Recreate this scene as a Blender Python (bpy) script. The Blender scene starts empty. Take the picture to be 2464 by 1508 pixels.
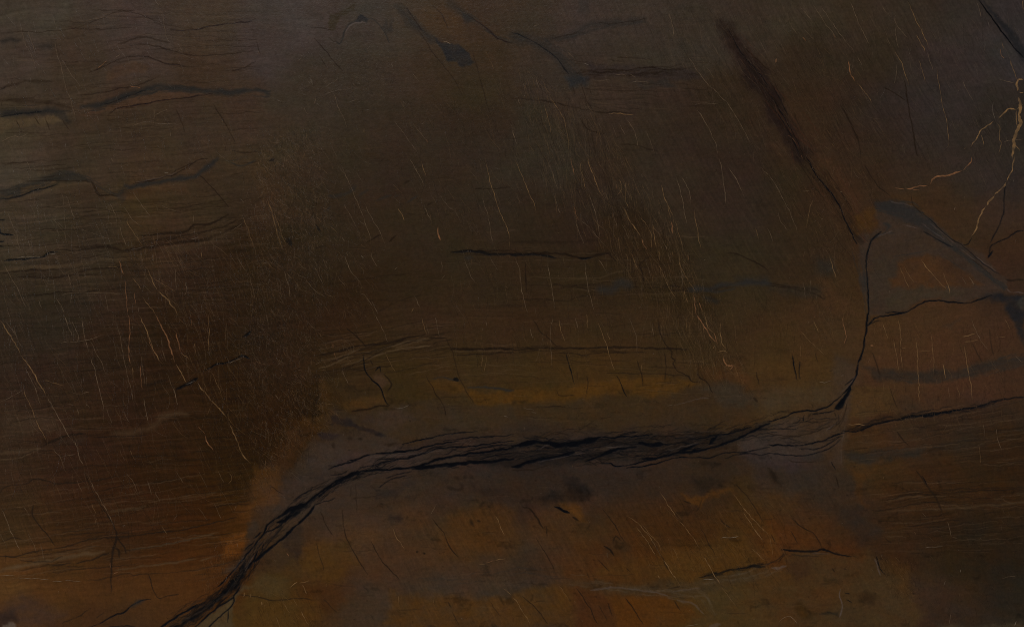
import bpy, math, random
import numpy as np

# ------------------------------------------------------------------ camera, world, light
scene = bpy.context.scene
U = 3.24 / 2464.0            # metres per drawing unit: the photograph is 2464 x 1508 units, 3.24 m wide
VW, VH = 2464, 1508
MARGIN = 10                  # the slab runs on a little beyond the picture on every side
ZC = (VH / 2 + MARGIN) * U   # height of the picture's centre; the slab's foot is at z = 0

cam = bpy.data.cameras.new("camera")
cam.sensor_width = 36.0
cam.lens = 50.0
cam.clip_end = 100.0
cam_ob = bpy.data.objects.new("camera", cam)
scene.collection.objects.link(cam_ob)
cam_ob.location = (0.0, -4.5, ZC)
cam_ob.rotation_euler = (math.radians(90), 0, 0)
scene.camera = cam_ob

world = bpy.data.worlds.new("World")
scene.world = world
world.use_nodes = True
world.node_tree.nodes["Background"].inputs[0].default_value = (0.03, 0.031, 0.033, 1)
world.node_tree.nodes["Background"].inputs[1].default_value = 1.0


def area(name, loc, target, sx, sy, power, color):
    l = bpy.data.lights.new(name, "AREA")
    l.shape = "RECTANGLE"
    l.size, l.size_y = sx, sy
    l.energy = power
    l.color = color
    o = bpy.data.objects.new(name, l)
    scene.collection.objects.link(o)
    o.location = loc
    d = [target[i] - loc[i] for i in range(3)]
    from mathutils import Vector
    o.rotation_euler = Vector(d).to_track_quat("-Z", "Y").to_euler()


area("overhead_lamp", (-1.05, -3.0, 4.2), (-0.5, 0, 1.0), 3.0, 0.9, 51, (1.0, 0.985, 0.965))
area("side_lamp", (-8.0, -3.0, 1.5), (0.6, 0, 0.9), 1.8, 1.8, 240, (1.0, 0.975, 0.94))

scene.view_settings.view_transform = "Standard"
scene.view_settings.look = "None"
scene.view_settings.exposure = 0.0
scene.view_settings.gamma = 1.0
scene.cycles.use_denoising = False      # keeps the stone's grain crisp
scene.cycles.filter_width = 1.0

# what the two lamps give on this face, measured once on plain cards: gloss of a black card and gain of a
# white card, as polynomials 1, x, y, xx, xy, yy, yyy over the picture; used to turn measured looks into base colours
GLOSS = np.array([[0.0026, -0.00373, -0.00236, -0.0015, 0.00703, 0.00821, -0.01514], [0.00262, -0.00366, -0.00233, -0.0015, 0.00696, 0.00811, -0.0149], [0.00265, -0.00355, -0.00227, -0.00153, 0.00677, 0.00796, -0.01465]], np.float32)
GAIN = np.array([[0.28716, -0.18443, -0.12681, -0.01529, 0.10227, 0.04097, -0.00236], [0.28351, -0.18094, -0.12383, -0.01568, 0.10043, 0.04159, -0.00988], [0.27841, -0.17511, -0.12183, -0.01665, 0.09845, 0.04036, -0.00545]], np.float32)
VEIN_W, VEIN_OP = 1.12, .78

# ------------------------------------------------------------------ noise
rng = np.random.RandomState(7)
PERM = rng.permutation(4096)
GX = np.cos(np.linspace(0, 2 * np.pi, 4096, endpoint=False))[rng.permutation(4096)].astype(np.float32)
GY_ = np.sqrt(np.maximum(0, 1 - GX ** 2)) * np.where(rng.rand(4096) < .5, -1, 1).astype(np.float32)


def perlin(x, y, seed=0):
    xi, yi = np.floor(x).astype(np.int64), np.floor(y).astype(np.int64)
    fx, fy = (x - xi).astype(np.float32), (y - yi).astype(np.float32)
    ux, uy = fx * fx * fx * (fx * (fx * 6 - 15) + 10), fy * fy * fy * (fy * (fy * 6 - 15) + 10)

    def g(ax, ay, dx, dy):
        h = PERM[(PERM[(ax + seed * 131) & 4095] + ay) & 4095]
        return GX[h] * dx + GY_[h] * dy
    a = g(xi, yi, fx, fy)
    b = g(xi + 1, yi, fx - 1, fy)
    c = g(xi, yi + 1, fx, fy - 1)
    d = g(xi + 1, yi + 1, fx - 1, fy - 1)
    return 1.5 * ((a + ux * (b - a)) * (1 - uy) + (c + ux * (d - c)) * uy)


def fbm(x, y, octaves=3, seed=0, gain=0.5):
    t, a, n = 0, 1.0, 0
    for o in range(octaves):
        t = t + a * perlin(x * 2 ** o, y * 2 ** o, seed + o * 7)
        n += a * a
        a *= gain
    return t / math.sqrt(n)


def sstep(a, b, x):
    t = np.clip((x - a) / (b - a), 0, 1)
    return t * t * (3 - 2 * t)


# ------------------------------------------------------------------ the stone's colours, drawn on the face's own grid of points
STEP = 1.8
xs = np.arange(-MARGIN, VW + MARGIN + .1, STEP)
ys = np.arange(-MARGIN, VH + MARGIN + .1, STEP)
NX, NY = len(xs), len(ys)
PX, PY = np.meshgrid(xs, ys)
PX, PY = PX.astype(np.float32), PY.astype(np.float32)
W1X = 16 * fbm(PX / 110, PY / 110, 4, 1)     # a wandering offset that roughens every drawn outline
W1Y = 16 * fbm(PX / 110, PY / 110, 4, 2)
W2X = 3.5 * fbm(PX / 22, PY / 22, 3, 3)
W2Y = 3.5 * fbm(PX / 22, PY / 22, 3, 4)

# x y r g b: the stone's lit look at that spot, veil of light included
GROUND = """
60 40 62 53 44|300 60 60 49 42|500 60 58 46 36|40 130 60 50 42|180 170 56 45 35|330 150 58 46 39|120 240 58 47 36|330 260 55 42 31|500 200 54 41 31
500 300 54 42 32|570 250 54 41 31|60 340 58 48 36|200 330 54 42 32|60 400 62 52 42|200 390 55 44 33|400 400 55 43 31|560 400 54 42 30
700 30 59 50 45|640 120 58 48 44|800 80 58 48 41|880 80 57 48 40|720 200 54 45 35|850 180 53 43 34|950 180 54 43 33|900 280 50 40 30|700 330 51 41 31
1000 80 58 47 36|1080 60 57 42 29|1180 60 54 40 28|1250 40 55 43 32|1300 60 54 43 33|1050 160 52 39 27|1150 200 50 39 26|1000 330 49 38 28|1150 330 46 35 25
1400 50 57 47 41|1500 40 56 46 38|1350 150 52 42 34|1500 150 54 44 36|1600 100 54 45 36|1700 60 54 45 37|1800 60 54 44 35|1500 230 52 40 31|1400 230 53 41 32|1600 260 49 38 29
1320 330 48 40 30|1500 330 48 37 27|1650 330 46 35 26|1720 250 47 36 26|1830 250 47 35 25
1900 30 56 47 37|2050 40 54 44 34|1950 150 47 37 27|2080 150 48 38 28|2200 40 52 43 35|2320 60 51 43 37|2420 60 50 44 42|2200 160 49 40 34|2300 160 50 42 38|2250 250 47 39 36|2150 250 46 37 32|2050 270 46 35 26|1950 270 51 36 24|2100 340 46 35 26|2000 350 50 36 24|2250 340 47 38 32|2400 330 44 37 31
100 470 57 47 35|60 560 60 50 37|200 500 55 43 31|200 590 50 41 30|350 500 60 45 28|350 570 54 40 26|500 440 54 41 28|470 520 55 41 28|560 500 50 37 26|150 640 51 40 30|60 700 47 39 29|300 700 48 36 27|460 640 48 35 26|500 700 42 30 20|600 620 46 33 22|600 700 42 30 19
700 400 52 40 28|640 450 54 40 26|750 450 48 37 26|850 400 49 39 28|800 500 47 36 25|930 430 47 35 26|950 520 47 36 24|850 600 46 35 23|1000 580 46 35 24|1100 450 47 36 26|1180 400 48 39 30|1180 520 46 36 26|1100 600 46 35 23|700 600 45 34 22|720 700 42 30 19|850 700 42 29 17|980 700 44 32 20|1120 700 47 35 22|1200 680 46 34 22
1300 420 48 40 30|1280 500 44 34 24|1400 520 44 32 24|1450 450 46 35 26|1500 550 42 30 19|1600 440 49 39 29|1650 520 47 36 26|1750 450 45 34 26|1800 520 47 36 28|1300 560 44 32 21|1300 640 46 34 22|1300 720 47 33 20|1430 700 44 33 20|1500 650 46 33 20|1600 650 44 32 18|1700 640 46 36 24|1780 650 46 37 24|1650 730 44 32 17|1780 720 50 38 23
1880 500 44 34 22|1880 600 45 34 22|1960 560 49 35 22|2000 480 48 33 22|2080 420 50 35 23|2200 420 48 37 28|2200 500 54 37 22|2300 520 54 38 24|2350 430 46 38 32|2400 520 52 38 28|2420 620 54 34 21|2350 600 52 35 22|1980 650 48 34 23|1920 700 50 36 21|2030 700 56 39 22|2440 680 48 34 24
40 780 44 36 28|150 780 44 36 28|40 860 46 35 26|60 930 44 31 24|60 1000 52 39 27|130 930 44 31 22|250 850 43 31 22|350 800 41 29 19|250 950 46 32 21|300 1000 44 29 19|420 850 42 28 17|500 820 40 27 16|450 950 44 29 18|500 900 41 27 15|560 1050 39 26 13|400 1060 44 28 16|150 1080 45 29 20|60 1060 48 34 24|560 930 39 26 13
640 820 40 28 18|680 880 44 30 19|660 960 42 27 15|700 1000 38 24 11|640 1060 38 24 11|760 800 44 30 18|850 790 47 32 19|960 780 50 35 22|1050 780 50 36 23|900 880 50 35 20|820 900 50 36 20|1000 900 52 38 19|1080 880 54 39 21|1150 820 52 36 22|1200 800 52 36 22|1150 900 56 41 22
1300 790 50 35 21|1400 790 52 37 23|1500 800 52 37 22|1600 800 52 38 23|1700 790 50 38 23|1800 790 54 38 22|1300 880 56 40 20|1400 870 60 42 20|1500 880 58 40 20|1600 860 56 40 22|1720 880 54 38 21|1800 860 58 40 24|1850 860 60 43 22|1950 800 58 40 23
1940 870 60 42 22|2000 800 60 42 25|2120 800 62 42 24|2200 820 63 42 25|2300 800 62 41 25|2400 830 58 38 25|2150 940 62 42 26|2250 940 63 40 26|2350 930 62 40 26|2440 930 56 37 24|2350 1020 46 34 23|2200 1030 48 36 25|2130 1060 60 38 22|2250 1090 48 32 18|2400 1080 43 28 15|2050 1110 56 38 20
60 1160 50 35 23|150 1160 46 29 18|250 1200 46 29 17|350 1180 44 27 15|450 1180 44 28 14|60 1250 50 37 23|180 1260 48 33 20|350 1250 48 31 18|480 1230 45 28 13|560 1170 42 28 11|560 1260 54 35 16|250 1320 50 34 20|400 1320 50 30 15|130 1330 54 38 20|500 1320 56 33 15|60 1380 70 48 25|200 1380 64 42 20|350 1400 60 38 18|450 1380 60 36 16|540 1350 56 33 16|250 1450 56 38 22|400 1460 60 40 22|330 1480 54 38 26
700 1220 56 46 42|800 1200 55 43 38|900 1200 54 42 36|850 1270 57 44 35|950 1260 58 43 30|720 1330 60 42 22|850 1340 54 37 23|950 1340 54 37 25|760 1430 56 36 18|650 1470 62 45 20|900 1400 54 42 32|1050 1300 56 40 26|1150 1280 60 41 21|1200 1180 44 34 28|1100 1180 48 37 30|1050 1400 52 42 34|1180 1380 54 43 34
1300 1170 42 32 26|1400 1180 46 36 31|1500 1180 46 36 30|1600 1180 50 36 26|1700 1180 44 33 23|1350 1260 60 42 24|1350 1330 62 40 22|1300 1360 50 40 32|1450 1280 54 36 20|1500 1230 52 35 20|1600 1260 54 34 16|1550 1330 60 38 18|1700 1260 56 36 18|1800 1240 58 39 18|1800 1310 62 43 20|1450 1350 64 40 20|1650 1340 64 45 20
1900 1170 48 39 36|1990 1180 46 37 33|1930 1230 54 38 22|1950 1280 56 37 19|2010 1290 58 36 19|2000 1320 60 36 19|1890 1310 66 38 18|2080 1250 44 32 24|2130 1180 52 36 19|2200 1200 48 31 18|2150 1280 50 33 19|2300 1180 47 31 17|2400 1170 44 29 16|2250 1260 42 29 18|2350 1280 37 28 18|2200 1340 44 30 19|2300 1350 38 29 18|2400 1350 36 28 20|2440 1440 34 28 21|2230 1420 50 36 26|2300 1450 44 33 24|2150 1460 54 39 24|2400 1500 40 34 27
"""
pts = np.array([[float(v) for v in t.split()] for l in GROUND.strip().splitlines() for t in l.split("|")], dtype=np.float32)


low_left = (pts[:, 0] < 640) & (pts[:, 1] > 600)
pts[low_left, 3] *= .965
pts[low_left, 4] *= .90
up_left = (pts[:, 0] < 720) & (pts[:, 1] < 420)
pts[up_left, 2:] *= 1.07  # brighter light of the upper left, put into the ground colour


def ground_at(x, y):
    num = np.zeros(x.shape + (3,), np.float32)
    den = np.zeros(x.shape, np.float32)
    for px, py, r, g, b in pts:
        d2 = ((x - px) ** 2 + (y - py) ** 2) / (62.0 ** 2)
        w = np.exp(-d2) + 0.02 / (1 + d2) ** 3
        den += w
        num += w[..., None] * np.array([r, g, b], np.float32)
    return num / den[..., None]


# soft ground: computed on every 4th point with the outlines bent, then spread over the grid
q = 4
gx, gy = PX[::q, ::q], PY[::q, ::q]
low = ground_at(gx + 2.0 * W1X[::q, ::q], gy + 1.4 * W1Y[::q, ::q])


def upsample(a):
    yi = np.minimum(np.arange(NY) / q, a.shape[0] - 1.001)
    xi = np.minimum(np.arange(NX) / q, a.shape[1] - 1.001)
    y0, x0 = yi.astype(int), xi.astype(int)
    fy, fx = (yi - y0)[:, None, None], (xi - x0)[None, :, None]
    a00, a01 = a[y0][:, x0], a[y0][:, x0 + 1]
    a10, a11 = a[y0 + 1][:, x0], a[y0 + 1][:, x0 + 1]
    return ((a00 * (1 - fx) + a01 * fx) * (1 - fy) + (a10 * (1 - fx) + a11 * fx) * fy).astype(np.float32)


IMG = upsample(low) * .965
REGION = np.zeros((NY, NX), np.int32)
TAGS = [None]

# olive and mauve drift of the stone
hue = fbm(PX / 120 + PY / 500, PY / 90, 3, 21)
IMG[..., 0] *= 1 + .030 * hue
IMG[..., 1] *= 1 - .015 * hue
IMG[..., 2] *= 1 + .040 * fbm(PX / 140, PY / 100, 3, 25)

PALETTE = {"d": (28, 20, 14), "k": (9, 10, 13), "b": (37, 34, 31), "t": (74, 58, 40), "m": (80, 69, 65)}
VEIN = {"p": (98, 80, 61), "g": (108, 81, 51), "o": (106, 71, 46), "w": (110, 98, 84)}


def parse():
    out, col, row = [], 0, 0
    for l in DATA.splitlines():
        l = l.strip()
        if not l or l[0] == "#":
            continue
        if l[0] == "C":
            _, col, row = l.split()
            col, row = int(col), int(row)
            continue
        h, p = l.split("|")
        h = h.split()
        P = np.array([[float(v) for v in t.split(",")] for t in p.split()], np.float64)
        P[:, 0] = P[:, 0] / 4 + (0, 616.2, 1232.4, 1847.4)[col]
        P[:, 1] = P[:, 1] / 4 + (0, 377.1, 754.3, 1130.9)[row]
        out.append((h, P))
    return out


def smooth_line(P, spacing=5.0, jit=0.0, seed=0):
    if len(P) < 3:
        Q = [P[0], (P[0] * .7 + P[-1] * .3), (P[0] * .3 + P[-1] * .7), P[-1]]
        P = np.array(Q)
    E = np.vstack([2 * P[0] - P[1], P, 2 * P[-1] - P[-2]])
    out = []
    for i in range(1, len(E) - 2):
        p0, p1, p2, p3 = E[i - 1], E[i], E[i + 1], E[i + 2]
        n = max(1, int(np.hypot(*(p2 - p1)) / spacing))
        for t in np.arange(n) / n:
            out.append(.5 * (2 * p1 + (p2 - p0) * t + (2 * p0 - 5 * p1 + 4 * p2 - p3) * t * t + (3 * p1 - p0 - 3 * p2 + p3) * t ** 3))
    out.append(E[-2])
    L = np.array(out)
    if jit and len(L) > 2:
        s = np.concatenate([[0], np.cumsum(np.hypot(*np.diff(L, axis=0).T))])
        off = perlin(s / 26, np.full_like(s, seed * 3.7 + .5), 5) + .7 * perlin(s / 9, np.full_like(s, seed * 1.9 + .3), 6)
        T = np.gradient(L, axis=0)
        T /= np.maximum(1e-6, np.hypot(T[:, 0], T[:, 1]))[:, None]
        L = L + jit * off[:, None] * np.stack([-T[:, 1], T[:, 0]], 1)
    return L


def box_of(P, pad):
    x0, y0 = P.min(0) - pad
    x1, y1 = P.max(0) + pad
    i0, i1 = int(max(0, (x0 - xs[0]) // STEP)), int(min(NX, (x1 - xs[0]) // STEP + 2))
    j0, j1 = int(max(0, (y0 - ys[0]) // STEP)), int(min(NY, (y1 - ys[0]) // STEP + 2))
    return (slice(j0, j1), slice(i0, i1)) if i1 > i0 and j1 > j0 else None


def lay(sl, mask, col, tag=None, strong=.42):
    a = IMG[sl]
    c = np.array(col, np.float32)
    IMG[sl] = a + mask[..., None] * (c - a)
    if tag:
        if tag not in TAGS:
            TAGS.append(tag)
        R = REGION[sl]
        R[mask > strong] = TAGS.index(tag)


def fill_patch(P, col, op, soft, tag, seed):
    sl = box_of(P, soft * 1.6 + 30)
    if sl is None:
        return
    k = min(1.0, .35 + soft / 14)
    x = PX[sl] + k * .7 * W1X[sl] + (1 + .9 * k) * W2X[sl]
    y = PY[sl] + k * .7 * W1Y[sl] + (1 + .9 * k) * W2Y[sl]
    inside = np.zeros(x.shape, bool)
    d2 = np.full(x.shape, 1e9, np.float32)
    n = len(P)
    for i in range(n):
        ax, ay = P[i]
        bx, by = P[(i + 1) % n]
        cr = ((ay > y) != (by > y)) & (x < (bx - ax) * (y - ay) / ((by - ay) if by != ay else 1e-9) + ax)
        inside ^= cr
        ex, ey = bx - ax, by - ay
        t = np.clip(((x - ax) * ex + (y - ay) * ey) / max(1e-6, ex * ex + ey * ey), 0, 1)
        d2 = np.minimum(d2, (x - ax - t * ex) ** 2 + (y - ay - t * ey) ** 2)
    sd = np.where(inside, 1, -1) * np.sqrt(d2)
    s = max(soft * 1.5, 1.5)
    rag = 1 + .30 * fbm(PX[sl] / 46, PY[sl] / 30, 4, 40 + seed % 9, .65)
    m = op * sstep(-s, s, sd + .35 * s * (rag - 1)) * rag
    lay(sl, np.clip(m, 0, 1), col, tag, .5 * op)


def draw_line(P, w, col, op, tag, seed, soft=None, jag=1.0):
    w = w / 4.0
    L = smooth_line(P, 6 if jag < 1.5 else 4, jag * (1.0 + .12 * w), seed)
    sl = box_of(L, w + 8)
    if sl is None:
        return
    x, y = PX[sl] + .3 * W2X[sl], PY[sl] + .5 * W2Y[sl]
    best = np.full(x.shape, -1e3, np.float32)
    n = len(L)
    s = np.linspace(0, 1, n)
    prof = w / 2 * (1 + .55 * perlin(s * n / 5.0, np.full(n, seed * .77 + .2), 9)) * np.clip(np.minimum(s, 1 - s) * 7 + .35, 0, 1)
    soft = soft or max(1.3, w * .30)
    i0 = (sl[1].start, sl[0].start)
    for i in range(n - 1):
        a, b = L[i], L[i + 1]
        r = max(prof[i], prof[i + 1]) + soft + 2
        bx = box_of(np.array([a, b]), r)
        if bx is None:
            continue
        lx = slice(max(0, bx[1].start - i0[0]), max(0, bx[1].stop - i0[0]))
        ly = slice(max(0, bx[0].start - i0[1]), max(0, bx[0].stop - i0[1]))
        X, Y = x[ly, lx], y[ly, lx]
        e = b - a
        t = np.clip(((X - a[0]) * e[0] + (Y - a[1]) * e[1]) / max(1e-6, e @ e), 0, 1)
        d = np.hypot(X - a[0] - t * e[0], Y - a[1] - t * e[1])
        best[ly, lx] = np.maximum(best[ly, lx], prof[i] * (1 - t) + prof[i + 1] * t - d)
    m = op * np.clip((best + soft * .5) / soft, 0, 1)
    m *= 1 + .22 * fbm(PX[sl] / 12, PY[sl] / 12, 2, 60)
    lay(sl, np.clip(m, 0, 1), col, tag, .4 * op)


ITEMS = []


def build_colours():
    veins = []
    items = parse()
    # broad patches first, then the bedding, then lines
    for n, (h, P) in enumerate(items):
        if h[0] == "P":
            if h[1] in PALETTE:
                col = PALETTE[h[1]]
            else:
                col = [float(v) for v in h[1].split(",")]
                if col[2] > .62 * col[0] and col[0] > 45 and col[0] < 72:
                    col = [col[0] * .92, col[1] * .88, col[2] * .76]
                elif col[2] < .42 * col[0] and col[0] > 48:
                    col = [.82 * col[0] + .18 * 59, .82 * col[1] + .18 * 38, .82 * col[2] + .18 * 22]
                elif col[0] < 47:
                    col = [.93 * v for v in col]
            fill_patch(P, col, float(h[2]) * .88, float(h[3]) / 3.2,
                       None if len(h) < 5 else h[4] + (str(n) if h[4].endswith("_patch") else ""), n)
    bedding()
    bed_lines()
    seam_strands()
    for n, (h, P) in enumerate(items):
        if h[0] in PALETTE:
            w = float(h[1])
            draw_line(P, w, PALETTE[h[0]], min(.97, float(h[2]) * (1.18 if h[0] in 'dkb' else 1)), h[3] if len(h) > 3 else None, n,
                      soft=(w / 4 * .8 if h[0] in "bt" or w > 24 and h[0] == "d" else None))
        elif h[0] in VEIN:
            veins.append((h[0], float(h[1]) / 4, float(h[2]), P, n))
            draw_line(P + (1.6, 1.3), 5, PALETTE["d"], .34 * float(h[2]), None, n, soft=1.6)   # emboss shade painted along the vein's lower right side
    return veins


def zone(*p, soft=60):
    """A soft-edged region weight, 0..1."""
    P = np.array(p, np.float32)
    qx, qy = PX[::q, ::q] + W1X[::q, ::q], PY[::q, ::q] + W1Y[::q, ::q]
    ins = np.zeros(qx.shape, bool)
    d2 = np.full(qx.shape, 1e9, np.float32)
    for i in range(len(P)):
        ax, ay = P[i]
        bx, by = P[(i + 1) % len(P)]
        ins ^= ((ay > qy) != (by > qy)) & (qx < (bx - ax) * (qy - ay) / ((by - ay) if by != ay else 1e-9) + ax)
        ex, ey = bx - ax, by - ay
        t = np.clip(((qx - ax) * ex + (qy - ay) * ey) / max(1e-6, ex * ex + ey * ey), 0, 1)
        d2 = np.minimum(d2, (qx - ax - t * ex) ** 2 + (qy - ay - t * ey) ** 2)
    sd = np.where(ins, 1, -1) * np.sqrt(d2)
    return upsample(sstep(-soft, soft, sd)[..., None])[..., 0]


def bedding():
    global IMG
    bend = 9 * fbm(PX / 190, PY / 140, 3, 70) + 2.5 * fbm(PX / 45, PY / 40, 2, 71)
    fold = -34 * np.exp(-((PX - 330) / 110) ** 2 - ((PY - 120) / 130) ** 2)
    slope = np.where(PX < 640, .10 * (PX - 640), 0) + np.where(PX > 2000, .14 * (PX - 2000), 0)
    slope += np.where((PX > 640) & (PX < 1075), .06 * (PX - 1075), 0) * sstep(600, 800, PY)
    v = PY + slope - fold + bend
    left = zone((-40, 470), (610, 470), (640, 800), (610, 1340), (-40, 1420), soft=70)
    upleft = zone((-40, -40), (640, -40), (640, 470), (-40, 470), soft=50)
    mid = zone((730, 770), (1080, 740), (1080, 920), (760, 930), soft=30)
    right = zone((2060, 1120), (2500, 1000), (2500, 1300), (2120, 1300), soft=50)
    amount = .035 + .14 * left + .07 * upleft + .09 * mid + .09 * right
    s1 = fbm(PX / 260, v / 9, 3, 75, .6)
    s2 = fbm(PX / 90, v / 4.2, 2, 76, .6)
    k = amount * (.65 * s1 + .45 * s2)
    IMG *= (1 + k)[..., None]
    IMG[..., 0] += .8 * (left + .6 * right) * s1
    IMG[..., 2] += .5 * (left + .6 * right) * s1
    # the slanting grain that crosses the beds
    sl = np.interp(PX[0], [0, 620, 1300, 1900, 2464], [.42, .42, .40, .55, .55])[None, :]
    u = PX - sl * PY + 7 * fbm(PX / 160, PY / 160, 2, 80)
    cross = fbm(u / 5.5, PY / 120 + PX / 300, 3, 81, .6)
    cz = zone((1250, -40), (2500, -40), (2500, 420), (2000, 500), (2000, 760), (1250, 640), soft=120)
    lz = zone((-40, 700), (620, 500), (700, 1100), (100, 1330), (-40, 1300), soft=80)
    IMG *= (1 + (.030 + .055 * cz + .055 * lz) * cross)[..., None]
    # crushed zone: a column of short, tangled fibres
    crush = zone((620, 330), (760, 300), (800, 520), (760, 740), (790, 960), (640, 1160), (560, 1040), (600, 780), (620, 560), soft=85)
    crush2 = zone((860, 120), (960, 120), (960, 215), (850, 215), soft=25)
    c1 = fbm((PX - .35 * PY) / 6 + 2.0 * perlin(PX / 14, PY / 14, 90), PY / 20 + 2.2 * perlin(PX / 15, PY / 15, 91), 3, 92, .7)
    IMG *= (1 + (.17 * crush + .12 * crush2) * c1)[..., None]
    IMG[..., 0] += 1.5 * crush * c1
    # cloudy unevenness and pores
    IMG *= (1 + .072 * fbm(PX / 11, PY / 8, 3, 99, .75))[..., None]
    low = sstep(880, 1000, PY) * sstep(560, 700, PX)
    blot = fbm(PX / 60 + .5 * perlin(PX / 20, PY / 20, 101), PY / 34, 4, 102, .62)
    IMG *= (1 - .22 * (.35 + .65 * low) * sstep(.3, 1.0, blot))[..., None]
    flecks = fbm(PX / 16, PY / 9, 2, 103)
    IMG *= (1 - .26 * low * sstep(.6, 1.15, flecks))[..., None]
    rust = fbm(PX / 70 - PY / 160, PY / 50, 4, 104, .65) * low
    IMG[..., 0] += 2.6 * rust
    IMG[..., 2] -= 1.8 * rust
    warm = sstep(1130, 1230, PY)
    IMG[..., 0] *= 1 + .055 * warm
    IMG[..., 1] *= 1 + .015 * warm
    IMG[..., 2] *= 1 - .04 * warm
    runs = fbm((PX - .55 * PY) / 7, PY / 70, 3, 105, .65) * zone((1000, 1170), (2040, 1150), (1960, 1380), (1300, 1520), (900, 1520), soft=70)
    IMG *= (1 + .075 * runs)[..., None]
    IMG *= (1 + .045 * fbm(PX / 60, PY / 45, 5, 95, .7))[..., None]
    IMG[..., 0] += .9 * fbm(PX / 24, PY / 18, 3, 96, .7)
    IMG[..., 2] -= .8 * fbm(PX / 30, PY / 20, 3, 98, .7)
    pores = perlin(PX / 5, PY / 5, 97)
    IMG *= (1 - .16 * sstep(.62, .9, pores))[..., None]


SEAM = np.array([[395, 1515, 20, .9], [470, 1472, 20, .9], [540, 1425, 20, .9], [590, 1368, 18, .8], [625, 1308, 18, .6], [680, 1252, 24, .6], [745, 1203, 20, .7],
                 [800, 1168, 13, .8], [870, 1138, 14, .8], [950, 1112, 34, .5], [1050, 1090, 36, .5], [1160, 1080, 36, .6], [1260, 1078, 34, .9],
                 [1400, 1076, 32, .95], [1520, 1072, 34, .9], [1630, 1064, 32, .95], [1730, 1050, 30, .8], [1810, 1034, 34, .55], [1880, 1030, 44, .4], [1960, 1030, 52, .4], [2020, 1015, 46, .4]], np.float32)


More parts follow.
